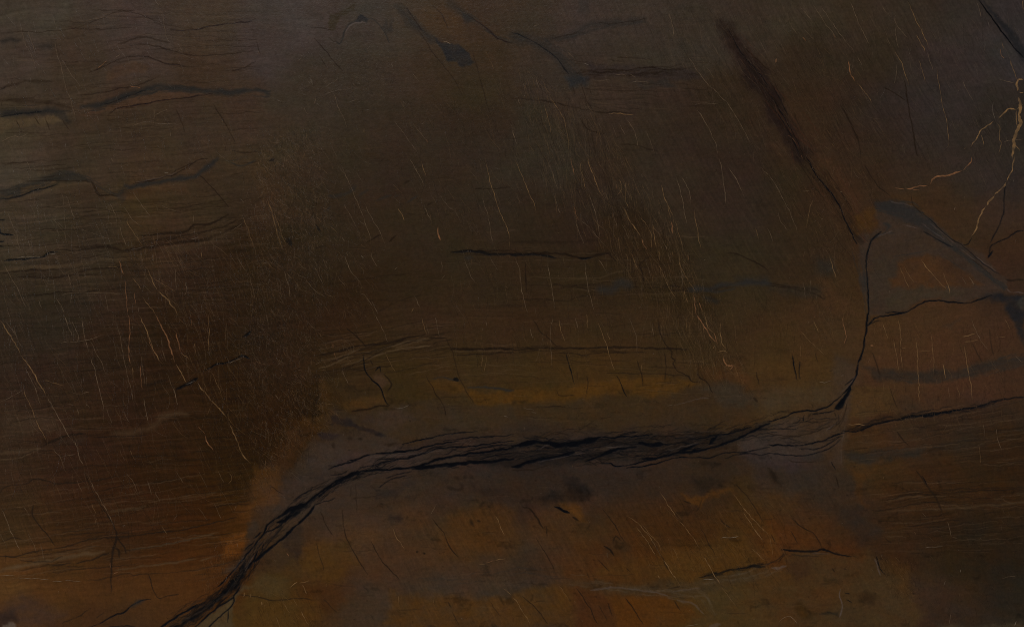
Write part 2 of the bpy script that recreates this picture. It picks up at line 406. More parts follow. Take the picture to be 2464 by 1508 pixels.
# darker runs of the beds and other streaks, each a sheaf of broken strands: x, y, half width, density
STREAKS = [
    ("d", .75, 60, [[1730, 30, 12, .4], [1780, 110, 20, .6], [1840, 200, 24, .8], [1890, 290, 26, .9], [1940, 378, 18, .8], [1990, 450, 18, .5], [2040, 535, 14, .5], [2078, 585, 8, .5]]),
    ("r", .45, 60, [[1760, 60, 34, .5], [1850, 200, 44, .6], [1950, 370, 40, .8], [2010, 450, 40, .8], [2060, 540, 30, .8], [2080, 585, 20, .6]]),
    ("b", .95, 80, [[2103, 495, 10, .6], [2180, 508, 22, .8], [2260, 560, 20, .7], [2330, 615, 16, .7], [2420, 695, 10, .6]]),
    ("b", .55, 30, [[2070, 600, 18, .6], [2078, 650, 14, .6], [2085, 720, 10, .6], [2090, 780, 8, .5]]),
    ("b", .80, 40, [[-8, 273, 14, .8], [80, 268, 14, .8], [150, 266, 14, .7], [195, 262, 10, .6], [250, 250, 13, .9], [340, 224, 11, .9], [420, 212, 10, .8], [500, 219, 8, .7], [570, 222, 6, .6], [650, 227, 8, .7]]),
    ("b", .80, 36, [[-8, 473, 13, .8], [60, 452, 15, .8], [120, 430, 14, .8], [180, 424, 11, .7], [230, 440, 10, .4], [275, 468, 10, .7], [310, 452, 11, .8], [380, 444, 11, .8], [460, 428, 11, .8], [500, 400, 10, .6], [530, 381, 8, .5], [600, 378, 8, .3]]),
    ("d", .60, 30, [[180, 600, 12, .5], [300, 595, 12, .6], [420, 570, 14, .7], [520, 545, 16, .7], [600, 520, 14, .6]]),
    ("d", .55, 30, [[0, 660, 9, .6], [150, 665, 10, .6], [260, 650, 9, .6], [400, 645, 9, .6], [500, 640, 9, .5]]),
    ("d", .75, 50, [[1080, 606, 6, .5], [1240, 612, 12, .8], [1330, 620, 10, .7], [1400, 614, 8, .6], [1470, 610, 8, .6], [1560, 640, 8, .4]]),
    ("d", .80, 60, [[1270, 690, 8, .3], [1440, 690, 14, .6], [1520, 684, 14, .7], [1650, 694, 12, .6], [1720, 694, 13, .8], [1790, 680, 10, .8], [1850, 683, 11, .7], [1960, 702, 12, .6], [1985, 720, 6, .5]]),
    ("d", .50, 34, [[1090, 846, 8, .6], [1250, 846, 8, .6], [1400, 842, 8, .6], [1650, 845, 8, .4]]),
    ("d", .70, 30, [[760, 862, 10, .7], [860, 838, 12, .8], [960, 818, 12, .8], [1065, 812, 8, .7]]),
    ("k", .70, 34, [[2032, 1040, 10, .7], [2130, 1012, 9, .8], [2230, 998, 10, .9], [2340, 980, 8, .7], [2470, 955, 8, .6]]),
    ("b", .45, 40, [[2105, 905, 12, .5], [2200, 917, 18, .6], [2330, 895, 18, .7], [2470, 860, 20, .7]]),
    ("b", .45, 30, [[2030, 1094, 12, .6], [2120, 1092, 14, .6], [2220, 1080, 12, .5], [2340, 1060, 14, .4], [2470, 1040, 16, .4]]),
    ("b", .55, 36, [[1225, 82, 10, .6], [1300, 104, 18, .7], [1360, 145, 20, .8], [1392, 188, 16, .7]]),
    ("d", .60, 40, [[1380, 176, 16, .6], [1460, 172, 14, .7], [1560, 172, 14, .7], [1680, 174, 12, .5]]),
    ("b", .50, 26, [[1300, 100, 12, .5], [1400, 80, 12, .6], [1480, 55, 12, .6], [1560, 46, 8, .4]]),
    ("b", .55, 30, [[955, 5, 14, .6], [1000, 60, 18, .7], [1040, 100, 16, .8], [1090, 130, 22, .8], [1130, 150, 16, .6]]),
    ("b", .50, 24, [[1085, 5, 10, .6], [1130, 45, 14, .7], [1190, 85, 10, .6], [1240, 105, 8, .5]]),
    ("k", .50, 30, [[1690, 1385, 8, .7], [1790, 1368, 9, .8], [1870, 1345, 8, .7], [1885, 1325, 8, .7], [1980, 1330, 9, .8], [2060, 1340, 6, .6]]),
    ("m", .22, 40, [[1370, 1395, 16, .6], [1480, 1408, 20, .8], [1600, 1415, 18, .8], [1690, 1430, 18, .7], [1720, 1480, 12, .5]]),
    ("m", .20, 30, [[1690, 1400, 12, .6], [1800, 1385, 14, .7], [1880, 1360, 12, .6]]),
    ("b", .35, 30, [[1000, 1395, 14, .5], [1120, 1390, 16, .6], [1250, 1370, 14, .6], [1340, 1385, 10, .5]]),
]


def strands(spine, count, seed, kinds, jag=2.2):
    """A sheaf of many thin, nearly parallel broken strands laid along a run; kinds: share, colour, strength, width."""
    rs = random.Random(seed)
    S = np.array(spine, np.float64)
    cum = np.concatenate([[0], np.cumsum(np.hypot(*np.diff(S[:, :2], axis=0).T))])
    for n in range(count):
        s0 = rs.uniform(-15, cum[-1] - 10)
        ln = rs.uniform(18, 110)
        off = max(-1, min(1, rs.gauss(0, .5)))
        d_off = rs.gauss(-.12, .26)
        pts_ = []
        for t in np.linspace(0, 1, max(3, int(ln / 14))):
            s = min(cum[-1], max(0, s0 + t * ln))
            x, y, w = (np.interp(s, cum, S[:, k]) for k in range(3))
            x2, y2 = (np.interp(min(cum[-1], s + 6), cum, S[:, k]) for k in range(2))
            x1, y1 = (np.interp(max(0, s - 6), cum, S[:, k]) for k in range(2))
            a = math.atan2(y2 - y1, x2 - x1)
            o = (off + d_off * (t - .5)) * w
            pts_.append((x - math.sin(a) * o, y + math.cos(a) * o))
        P = np.array(pts_)
        if np.hypot(*(P[-1] - P[0])) < 6:
            continue
        dens = np.interp(max(0, s0 + ln / 2), cum, S[:, 3])
        if rs.random() > .25 + .75 * dens:
            continue
        u = rs.random()
        for share, col, st, wd in kinds:
            if u < share:
                draw_line(P, rs.uniform(*wd) * (1 + .7 * dens * rs.random()), col, st * rs.uniform(.4, 1) * (.45 + .55 * dens), None, seed * 1000 + n, jag=jag)
                break
            u -= share


def seam_strands():
    """The black seam, then the darker runs of the beds."""
    strands(SEAM, 420, 5, [(.72, PALETTE["k"], .92, (3, 8)), (.18, (54, 43, 34), .62, (4, 10)), (.10, (66, 55, 47), .38, (4, 8))])
    strands(SEAM * (1, 1, 1.25, 1), 520, 6, [(.66, (16, 14, 13), .70, (2.5, 5)), (.22, (58, 46, 37), .50, (3, 6)), (.12, (34, 27, 22), .6, (6, 14))], 2.8)
    for n, (c, st, count, spine) in enumerate(STREAKS):
        col = {"r": (58, 33, 22), "m": (84, 74, 64)}.get(c, PALETTE.get(c))
        strands(spine, count, 30 + n, [(.85, col, st, (4, 11)), (.15, (74, 60, 46), st * .4, (3, 7))], 1.8)


def bed_lines():
    """Thin broken dark and pale lines along the beds, jagged where small faults step them."""
    rs = random.Random(23)
    #        x0   x1    y0   y1   dip   count  length    strength
    runs = [(0, 620, 20, 330, -.02, 120, (40, 190), .40),
            (0, 620, 330, 480, -.05, 50, (40, 160), .40),
            (0, 640, 480, 700, -.08, 130, (40, 190), .55),
            (0, 600, 700, 1150, -.04, 190, (30, 170), .45),
            (0, 590, 1150, 1400, -.14, 130, (50, 220), .55),
            (760, 1080, 780, 900, -.17, 60, (30, 140), .60),
            (1080, 1700, 560, 900, .00, 110, (40, 170), .40),
            (640, 1300, 330, 760, -.03, 60, (20, 90), .30),
            (2040, 2464, 990, 1120, -.14, 70, (40, 170), .50),
            (2080, 2464, 1160, 1330, -.07, 80, (50, 200), .55),
            (1300, 1700, 130, 260, .02, 50, (30, 120), .45),
            (1000, 1900, 880, 1010, -.03, 60, (30, 120), .35),
            (800, 2000, 1150, 1480, -.02, 90, (20, 80), .30)]
    for x0, x1, y0, y1, dip, count, ln, st in runs:
        for n in range(count):
            x, y, l = rs.uniform(x0 - 20, x1 - 20), rs.uniform(y0, y1), rs.uniform(*ln)
            pts_, k = [(x, y)], max(3, int(l / 11))
            wave = rs.uniform(0, 6.3)
            for i in range(k):
                x += l / k
                if x > x1 + 12:
                    break
                y += (dip + .06 * math.sin(wave + x / 60.0)) * l / k + rs.gauss(0, .7)
                if rs.random() < .07:
                    y += rs.choice((-3, 3, 4))
                pts_.append((x, y))
            if len(pts_) < 3:
                continue
            P = np.array(pts_)
            if rs.random() < .68:
                draw_line(P, rs.uniform(4, 9), PALETTE["d"], st * rs.uniform(.4, 1.15), None, 900 + n)
                if rs.random() < .4:
                    draw_line(P + (0, 2.4), rs.uniform(3, 7), (84, 66, 48), st * rs.uniform(.2, .55), None, 900 + n)
            else:
                draw_line(P, rs.uniform(4, 10), (84, 66, 48), st * rs.uniform(.2, .6), None, 900 + n)
# ------------------------------------------------------------------ what is drawn on the stone, traced in twelve-odd sections
DATA = """
# C col row  then lines: class w op [tag] | pts   (crop px, 4 crop px = 1 unit)
C 0 0
d 7 .5|0,320 150,310 500,300 800,250 1000,170 1100,130 1250,115 1400,160 1600,240
p 5 .5|790,210 940,175 1100,145
b 34 .5|0,400 100,380 200,395
P b .5 20|320,430 430,420 520,440 510,480 380,470
d 9 .6|860,700 1000,640 1150,570 1300,545 1420,545 1550,600 1800,640
P 70,54,46 .75 10|1030,690 1180,600 1330,590 1450,620 1440,680 1250,720 1100,760 1010,800
o 7 .9|940,660 990,620 1035,585
p 7 .7|1110,560 1160,520
o 8 1|1240,835 1300,840 1360,850
d 14 .35|1130,430 1350,360 1500,385 1650,420
d 10 .45|1250,440 1400,430 1600,470 1800,530 2100,530 2464,490
d 9 .7|1640,290 1750,295 1900,285 2100,240 2350,215 2464,180
b 60 .8 dark_band_a|0,1100 250,1085 450,1070 600,1080
b 46 .85 dark_band_a|780,1035 980,1000 1150,940 1350,880 1550,835 1700,850 2000,880 2250,890 2464,865
k 10 .6|0,1130 200,1100 400,1080
k 9 .5|1000,1010 1200,940 1400,870
P 68,48,35 .7 10|980,1030 1500,890 1700,880 1990,900 1750,950 1500,985 1200,1030 760,1110
d 10 .8|1050,1100 1150,1040 1400,1000 1600,960 1800,940 2050,900
d 8 .6|740,920 1000,890 1150,850 1300,830 1500,750
P b .75 14|540,1080 640,1060 720,1150 690,1170 590,1130
P 72,58,41 .8 10|0,1140 220,1105 330,1130 520,1080 580,1150 480,1190 300,1200 150,1230 0,1290
d 8 .5|150,1150 190,1230
d 8 .5|330,1130 380,1200
d 8 .6|600,1150 670,1260
d 8 .5|430,1120 480,1250
p 6 .8|0,1370 130,1310 200,1320 290,1275
p 6 .6|270,290 300,400 345,500
p 5 .5|190,210 240,420 300,520 355,690
p 5 .5|515,160 550,290
p 6 .55|520,320 545,500 590,650 640,850 690,1000 740,1200
p 5 .6|590,560 660,680 790,850
p 6 .6|1490,0 1535,70
p 5 .5|1560,100 1600,350 1660,430
p 5 .6|1480,1200 1490,1050
p 5 .6|1490,1110 1620,1050
p 5 .6|1260,1210 1350,1185 1470,1170
p 5 .6|1480,1195 1640,1190 1730,1200
p 5 .6|1640,1270 1645,1320
d 8 .6|2230,690 2350,650 2464,590
d 8 .5|2050,1000 2170,1200 2260,1370
d 7 .4|1700,1050 1780,1280
d 30 .35|0,970 200,970 500,1000 700,1040
d 24 .3|0,850 100,820 300,780 500,790
k 10 .5|0,870 60,830
C 1 0
P 58,49,45 .35 80|-60,-20 180,60 250,300 180,440 80,560 0,520
P 49,42,33 .75 6|690,130 850,80 960,20 950,100 800,150 740,300 690,290
P 34,33,34 .9 4|945,212 1020,130 1085,180 1060,214
b 13 .85|950,210 900,240 850,290 830,380 800,420 770,400
b 9 .7|1080,170 1150,200 1220,290 1270,380 1280,410
P b .6 10|1190,250 1230,190 1260,260 1310,180 1300,260 1250,320
m 9 .7|1050,222 960,224 905,255 862,305
d 7 .6|700,360 740,390 800,410
d 8 .5|520,265 620,270 720,295
d 7 .7|560,370 700,530 830,690
d 7 .5|620,560 680,640
b 80 .6|1350,60 1420,120 1500,220 1600,300 1700,400
P 33,32,33 .88 8 dark_band_b|1690,360 1800,420 1950,430 2040,500 2100,600 1990,640 1920,580 1850,590 1780,490
p 8 .8|1790,400 1830,405 1875,435
P 34,33,33 .8 10|1980,140 2060,130 2090,190 2040,210 1990,200
d 12 .7|2050,150 2200,260 2330,370 2464,420
b 60 .4|1850,0 1980,130 2100,200
P 62,44,27 .55 30|1480,150 1850,30 2000,200 2040,380 1900,380 1700,330
d 9 .6|1450,80 1530,200 1600,300
d 7 .5|1550,270 1700,500 1900,760 2000,950
d 8 .5|2080,500 2150,730 2240,1080
d 8 .5|1700,50 1790,150 1850,280
p 6 .5|1500,700 1580,800
p 5 .5|1300,1130 1400,1250 1480,1370 1590,1508
p 6 .6|740,880 800,1050 860,1180 880,1260
g 6 .7|1040,1230 1045,1290
p 5 .6|460,1020 490,1090 525,1100
p 5 .5|1500,1180 1600,1300 1650,1370
o 9 1|1630,1340 1655,1378
w 14 .6|510,750 550,830
w 6 .7|1300,610 1315,655
g 5 .5|2200,470 2300,690
p 5 .4|650,850 800,750
p 5 .4|650,910 760,880 930,850
p 5 .4|900,980 1000,960
p 5 .4|1270,945 1350,935
b 34 .8 dark_band_a|0,850 60,880 130,905
d 7 .5|0,380 40,520
p 6 .7|400,600 440,550
p 5 .6|555,1005 575,940
C 2 0
b 90 .5|0,350 150,390 300,450 450,560 560,700 650,770
k 10 .5|0,320 150,370 280,450 430,560 540,720
P 35,37,39 .85 20|510,740 600,690 720,740 710,800 560,820
b 60 .5|330,380 550,350 700,270 850,230 1100,220 1280,190
d 8 .6|340,380 500,350 640,310
d 8 .5|840,220 1000,230 1280,180
P 60,50,47 .5 30|740,20 1280,20 1280,180 800,260 720,150
P 43,35,33 .7 16 dark_band_c|700,620 1000,620 1300,630 1730,650 1820,750 1500,770 1000,740 720,740
d 8 .8|760,690 900,700 1080,680 1200,660 1330,650 1450,670 1700,660
P b .65 12|1140,800 1300,780 1500,770 1590,850 1400,830 1250,850
p 6 .6|990,720 1060,715 1100,735
p 6 .5|1120,710 1200,750
p 6 .5|760,775 950,770
w 7 .6|680,615 750,630
p 6 .6|1130,800 1200,785 1330,795
P 60,46,37 .45 30|800,850 1050,830 1090,1050 850,1070
d 7 .6|580,830 605,920
d 7 .6|660,810 720,980 770,1050
d 7 .5|750,860 760,900
d 12 .5|0,950 300,970 600,1040 850,1080 1000,1080 1200,1090
g 8 .9|920,1100 1030,1095 1180,1105
d 8 .6|670,1150 690,1200 760,1260 900,1290
d 7 .5|760,1260 810,1500
d 9 .5|1040,1390 1200,1400 1400,1460
p 6 .7|1510,120 1545,260 1555,370
p 7 .6|1620,480 1700,560 1840,760 2000,920 2110,1050 2220,1240 2340,1450
p 6 .7|1760,1030 1850,1170 1920,1300 1960,1400 1985,1508
p 5 .6|1750,1015 1850,995 2000,1000
g 6 .7|360,910 400,990 460,1080 510,1180 540,1350 550,1508
g 7 .7|310,1000 350,1170 390,1320
p 6 .6|50,930 100,1050
p 6 .6|230,740 265,880
p 7 .7|0,1250 50,1400
p 6 .6|1020,1180 1100,1310
p 6 .6|960,1200 1010,1330
p 5 .5|1270,1240 1330,1350 1380,1500
p 6 .6|830,1180 870,1280
p 6 .6|1100,1140 1180,1270 1220,1450
p 6 .6|900,1380 940,1500
p 6 .5|1870,640 1950,760
p 5 .5|530,500 630,600
p 5 .5|200,260 270,235
P 37,27,23 .85 34 purple_streak|1960,210 2100,260 2250,420 2464,720 2464,1040 2300,850 2170,560 2000,380
P 29,22,20 .6 30|2180,500 2300,560 2464,760 2464,960 2330,800
k 7 .7|2080,280 2200,500 2400,740 2464,830
P b .4 20|640,0 740,0 720,120 640,130
p 6 .4|2250,80 2300,200
p 6 .4|2340,300 2400,430 2464,540
C 3 0
P 54,36,24 .45 60|200,900 520,1400 560,1530 440,1530 260,1150
P 52,36,25 .4 60|-10,1150 200,1530 60,1530 -10,1400
k 8 .6|90,1080 210,1280 300,1480
k 7 .5|30,800 120,960 200,1120
P 36,26,22 .85 34 purple_streak|-10,750 120,900 180,1020 260,1150 380,1400 440,1530 250,1530 130,1300 -10,1110
P 28,20,18 .6 30|-10,850 100,960 200,1200 360,1500 280,1500 130,1260 -10,1020
k 7 .7|0,880 100,1030 250,1290 340,1480
o 6 .6|190,1300 250,1350 280,1400
d 8 .7|720,1040 880,1370
d 8 .5|680,980 850,1280 900,1500
d 9 .7|1120,850 1230,900 1320,970
d 11 .7|1320,780 1345,980 1390,1220 1440,1500
p 6 .6|420,20 560,230 690,400
p 6 .6|500,40 660,280 850,520
p 6 .7|790,0 880,230 990,460
g 7 .8|1340,0 1440,220 1490,320 1560,480
g 7 .8|1430,330 1520,510
g 7 .8|1215,480 1300,640 1360,830
p 6 .6|1230,140 1230,220 1360,390
p 6 .6|1240,230 1230,340 1260,480
p 6 .6|1240,620 1235,740 1215,820
g 6 .6|1450,560 1525,805
g 6 .7|1620,620 1660,880 1700,1080 1730,1210 1740,1380 1700,1450
p 6 .5|1110,260 1190,450
p 6 .5|860,540 920,660
o 13 .9|770,580 800,700 850,790
g 8 .8|850,790 950,910 1010,990
o 9 .9|330,360 370,400
o 20 .9|85,560 85,610
o 8 .8|625,325 660,375
p 6 .6|310,70 430,200
p 6 .6|210,220 290,340
p 6 .5|340,260 450,400
p 6 .6|1540,500 1590,690
p 6 .5|1870,760 1920,880 1990,980
w 6 .5|2170,980 2165,1060 2200,1170
g 8 .6|2200,1170 2235,1250 2230,1350 2250,1380 2220,1500
p 5 .5|1090,50 1150,130 1200,190
P 32,31,32 .9 12 black_wedge_top|2000,-10 2130,110 2300,260 2480,480 2480,600 2380,480 2230,280
k 11 .9|2030,0 2200,230 2350,430 2464,560
g 14 1|1950,1420 2010,1340 2050,1260 2100,1215 2180,1165
g 16 1|2220,1145 2260,1100 2330,1050 2400,1055
g 26 1|2395,760 2400,800 2410,880
g 34 1|2420,930 2430,1040 2420,1120
g 38 1|2410,1060 2430,1180 2390,1280 2365,1380 2360,1530
g 14 .9|2400,1060 2400,1150 2410,1220
g 16 .9|2464,765 2400,772
g 10 .8|2330,580 2370,680 2390,770
g 14 .9|2420,900 2464,900
g 9 .8|2400,1060 2464,1000
g 10 .7|2458,0 2462,100
g 8 .8|2050,1290 2085,1400
p 6 .7|2270,1370 2340,1350 2464,1340
p 7 .7|2220,770 2380,800
p 6 .6|2010,20 2050,120 2045,180
w 8 .5|2110,200 2140,270
g 8 .7|2250,400 2270,480
o 9 .8|2240,470 2255,540 2285,565
p 5 .5|2100,420 2080,510
P 38,33,28 .6 20|2290,1080 2400,1060 2380,1300 2300,1300 2240,1250
P 36,32,27 .7 14|2420,760 2480,760 2480,1400 2440,1300 2440,1100
g 9 .8|2380,1390 2430,1460
C 0 1
P 38,36,32 .75 14 dark_band_d|-10,330 200,270 400,190 560,150 740,150 860,230 760,250 600,260 450,290 250,350 100,400 -10,430
P 66,51,35 .85 8|190,310 300,270 540,240 560,260 400,290 210,350
P 64,50,35 .7 6|0,385 60,365 130,368 100,390 0,392
k 12 .6|0,410 150,390 350,320 560,270
d 8 .6|250,240 400,230 700,235 860,240
b 40 .85 dark_band_d|1200,280 1300,280 1480,250 1600,230 1750,210 1880,190 1930,150 2060,50 2100,20
d 9 .7|1270,260 1400,240 1560,200 1700,160 1900,40 2000,20
d 8 .6|1650,160 1800,80 1900,40
P b .8 12|1100,370 1180,320 1240,340 1200,400 1160,440
d 20 .5|880,240 960,370 1060,370 1130,380
w 14 .6|1575,155 1625,160
m 8 .4|1300,250 1560,200 1700,150
t 30 .35|80,430 300,380 560,290 740,250 880,270
P 64,44,28 .55 24|970,400 1060,370 1120,420 1240,300 1800,280 1830,330 1500,350 1300,420 1250,440
d 8 .6|1920,180 2050,310 2200,480
b 14 .6|2220,50 2330,90 2460,30
k 16 1|-20,660 -5,720 10,742 60,748 130,757
k 10 .9|-10,610 50,605
k 14 .9|-10,820 40,815
k 14 .8|-10,860 30,870
k 22 1|-8,670 -4,760
k 14 .85 dark_band_h|40,1000 150,985 400,970 460,925 550,915
w 6 .7|150,975 300,965 420,955
w 7 .8|470,935 540,930
d 26 .6|760,900 1000,870 1200,900 1450,870 1600,840 1750,820 2000,790 2350,640
d 20 .65|1360,760 1600,740 1780,720 1860,660 2000,650 2200,560
d 10 .5|1600,790 1800,750 2100,690 2300,600
w 6 .7|1250,895 1380,870
w 8 .7|1440,862 1480,858
o 6 .7|1590,830 1640,828
w 6 .7|1830,790 1920,780
p 7 .6|2220,720 2340,640
t 50 .3|1550,890 1900,850 2200,730
d 12 .5|0,1120 300,1090 600,1080
d 14 .5|150,1160 500,1160 700,1130 900,1080 1200,1060
d 10 .6|250,1340 450,1320 620,1300 800,1310 980,1270
d 10 .6|1660,1130 1780,1100 1900,1080 2000,1070
t 26 .35|300,1060 700,1050 1000,990 1200,980
t 24 .35|0,1100 250,1070 600,1060
p 6 .6|540,1345 700,1310 850,1310 1000,1310 1200,1320
p 6 .6|590,340 620,500
p 6 .6|640,370 700,550 720,620
p 6 .7|1060,440 1110,560 1130,640
p 6 .7|1150,650 1180,750 1220,880
g 8 .6|1220,580 1250,680 1320,780 1380,860
p 6 .6|1280,340 1330,420 1420,540 1460,580
p 5 .6|1190,480 1290,620 1370,670
p 6 .6|1510,460 1510,530
p 5 .5|1550,470 1700,530
p 5 .5|1310,580 1530,570
p 7 .7|1860,550 1865,640
o 11 .9|1140,980 1170,1080 1200,1130
g 7 .7|1270,1150 1360,1280
g 9 .8|1430,1080 1450,1150 1520,1290
g 16 .9|1520,1290 1600,1360 1680,1470 1720,1520
g 8 .7|1360,1340 1450,1450 1500,1520
o 9 .8|1210,1180 1215,1350 1225,1520
o 8 .8|1290,1300 1305,1420
p 6 .6|1340,1440 1330,1500
p 8 .6|1690,1060 1690,1180 1700,1290
g 6 .6|1450,1150 1560,1220 1700,1310
p 7 .7|1780,1200 1800,1280 1775,1340
p 6 .5|70,530 130,680 200,900
p 6 .6|150,690 180,780
p 6 .6|160,800 205,910
p 6 .5|270,800 300,900
p 6 .5|620,500 630,750 650,830
p 7 .7|650,1120 690,1250
p 8 .6|30,1020 100,1150 180,1290 260,1480
g 7 .8|1940,910 1950,980
p 7 .7|540,1350 590,1440 620,1520
p 6 .6|370,1380 410,1470
p 6 .6|1060,0 1100,60
p 6 .6|250,40 300,140
g 7 .6|2330,560 2400,740 2450,900
p 6 .6|2270,960 2370,1110
p 7 .6|2400,1130 2440,1300 2464,1380
g 6 .6|1040,1060 1140,1070
p 5 .5|740,690 900,740 1030,790
p 6 .5|1005,1300 1050,1500
C 1 1
b 30 .55|700,380 800,375 900,340 960,290
b 26 .5|990,380 1080,320
b 24 .5|1160,420 1300,370
b 16 .5|1330,395 1380,370
b 18 .55|1450,440 1560,370
b 22 .5|670,520 720,480
d 20 .5|1420,270 1480,240
d 14 .6|1650,470 1700,440
d 14 .6|1060,830 1130,790 1200,745
d 14 .6|1280,820 1350,760
d 12 .6|560,890 650,855
k 24 .4|580,650 620,720
k 36 .4|300,790 340,860
k 24 .5|130,40 170,20
d 10 .5|2100,310 2464,300
k 22 .5 dark_band_e|1880,915 2100,912 2300,940 2480,940
b 34 .5|2010,970 2080,980
g 7 .8|2205,0 2240,180 2280,330 2340,520 2420,700 2450,900
p 6 .6|800,50 900,260 1000,500 1080,720 1120,880
p 6 .6|1030,420 1120,600 1200,745 1250,860
p 6 .6|1100,910 1130,1000 1170,1070
p 5 .5|840,440 980,700
g 9 .7|1370,490 1430,620
g 6 .7|1590,30 1640,200
p 5 .6|1530,80 1620,290
p 6 .6|1480,20 1560,170
o 15 1|1745,670 1750,740 1770,815
p 6 .6|1620,480 1690,630
p 6 .7|1780,1000 1790,1120
p 5 .6|1770,1200 1830,1130
p 7 .7|830,770 855,820
p 6 .6|640,980 690,1080
p 7 .7|850,950 900,1080 980,1180 1020,1220
p 5 .5|1740,350 1900,530
p 6 .6|2150,350 2230,560 2280,880
g 12 .6|110,380 170,600 240,850 270,905
g 7 .6|170,520 230,700 290,860
p 7 .6|260,1080 310,1230 335,1370
p 6 .6|560,1050 650,1240
p 6 .6|480,1180 600,1330
p 6 .5|2000,970 2060,1130 2120,1240
p 6 .6|2250,960 2330,1100
p 6 .5|780,1140 870,1260
p 7 .6|990,1310 1050,1340 1130,1440
p 7 .6|1520,1330 1580,1450
g 8 .7|1490,1500 1520,1450
p 6 .6|1110,1380 1170,1520
P 62,45,29 .35 40|0,0 100,60 110,350 0,300
p 8 .5|865,915 890,960
w 10 .6|1010,945 1040,975
p 6 .6|1330,1090 1360,1060
d 9 .4|1150,1500 1400,1380 1600,1330
d 14 .3|700,1230 900,1200 1200,1150 1500,1130
C 2 1
k 24 .55 dark_band_e|-20,945 200,940 300,950 420,975
d 20 .75 dark_band_e|200,920 450,935 560,950 690,980 760,960 850,940 950,920
k 16 .6|640,970 700,985 760,965
d 12 .6|920,930 1000,1000 1090,1030
d 11 .7|1340,950 1250,1010 1220,1050 1250,1120 1265,1230
d 9 .8|125,1030 130,1150 135,1300
b 70 .6|820,1270 950,1290 1030,1220 1150,1240
b 50 .8 dark_band_f|1700,1270 1900,1280 2000,1240 2150,1230 2300,1210 2480,1220
P 34,32,29 .75 14 dark_band_f|1810,1330 1970,1360 1960,1410 1860,1410
d 10 .7|2060,920 2200,950 2350,1020 2464,1090
b 70 .35|2150,1180 2464,1190
b 18 .5|1850,1290 1950,1300 2150,1270
d 10 .5|0,1370 300,1370 500,1390 650,1350 900,1330
d 9 .5|400,1230 600,1245 800,1300
t 12 .3|140,1180 200,1150 350,1165 600,1170 850,1165 1000,1110 1150,1100
d 26 .3|0,820 300,825 600,820 850,800
g 6 .8|20,20 80,150 150,330 210,450 240,560
p 6 .7|340,1000 360,1150 390,1300 410,1480
p 6 .7|700,1000 715,1150 740,1300 800,1520
p 7 .7|20,960 70,1100 100,1330 150,1520
p 6 .6|340,30 420,250 450,330
o 8 .7|560,0 600,190
g 7 .7|670,40 660,110 690,250 710,320
g 9 .8|720,0 790,200 850,340 880,400
o 9 .8|590,480 640,620
p 6 .6|400,360 470,570
p 6 .7|740,340 800,550 850,790
g 12 .7|1040,480 1080,500 1120,600 1180,680 1240,780
o 10 .7|1240,780 1270,850 1300,900
g 7 .7|1100,230 1090,400 1130,500
g 7 .6|1030,210 1050,300 1010,380
o 10 .5|1010,250 1000,320
g 7 .6|1480,400 1530,600
o 14 .8|1525,620 1555,745
p 6 .7|1580,180 1630,370 1660,530 1690,690
p 6 .7|1620,180 1700,320 1720,470
g 7 .7|1750,500 1790,760 1820,890
g 7 .7|1430,250 1470,400 1560,590
g 6 .6|1560,600 1650,880
p 6 .7|1990,0 2030,180 2045,350 2060,490
p 6 .7|2070,90 2150,200 2240,410
g 6 .7|2340,680 2380,810
p 6 .6|600,620 700,860
p 6 .6|640,590 760,700 930,890
p 6 .6|830,980 920,1120
g 7 .6|1090,930 1120,1000
g 7 .6|1140,920 1215,1100
p 6 .6|1280,990 1340,1170
g 7 .7|1410,900 1420,1000
g 10 .8|1400,1040 1450,1100
p 7 .7|1500,910 1520,1030
g 8 .7|1600,920 1620,1050 1700,1200
o 10 .8|1690,940 1705,1000
g 6 .7|1440,1090 1500,1240 1590,1380
p 7 .7|1630,1070 1640,1280
o 10 .9|1740,1300 1760,1400 1770,1520
o 9 .8|1800,1400 1830,1500
g 7 .7|1650,1280 1690,1420
p 6 .6|970,520 1010,690
p 6 .6|1050,640 1130,800
g 7 .6|1200,550 1330,720 1340,900
g 8 .7|1350,640 1390,900
p 8 .7|1450,800 1490,900
p 6 .6|2400,100 2464,180
g 6 .6|1700,1200 1770,1300
C 3 1
d 120 .28|330,-30 480,140 660,400 780,640 860,800
P 62,39,25 .5 50|420,0 700,330 860,560 960,400 700,100 560,0
d 10 .5|560,120 700,330 800,520
d 8 .5|300,60 430,260 560,440
d 8 .5|640,260 760,420 840,560
P 60,41,24 .5 50|380,0 560,60 820,450 880,800 800,880 600,500
P 66,43,17 .75 26 ochre_patch|850,560 960,480 1030,500 1050,660 960,720 850,750 800,640
P 62,40,22 .5 24|1150,350 1400,360 1600,560 1850,780 2000,900 1800,760 1400,440 1200,400
P 55,45,42 .85 12 grey_fin|850,760 1000,740 1080,690 1040,560 1040,440 1170,420 1400,470 1560,590 1700,690 1850,830 2050,940 2200,1080 2290,1180 2310,1290 2080,1360 1900,1410 1650,1385 1500,1400 1340,1490 1100,1530 975,1530 900,1200 870,900
P 37,35,34 .8 22|1030,440 1200,430 1400,480 1550,610 1700,760 1880,880 1780,890 1600,760 1430,650 1200,610 1100,530
P 50,43,38 .6 30|1000,1000 1240,990 1230,1200 1160,1400 1000,1450
P 62,40,23 1 16 ochre_patch|1230,1010 1400,960 1560,930 1700,960 1800,1060 1950,1150 2080,1240 2000,1260 1800,1250 1500,1280 1350,1290 1200,1270 1160,1180 1240,1150
P 50,34,23 .7 20|1600,950 1720,980 1850,1090 2050,1230 1900,1240 1700,1080
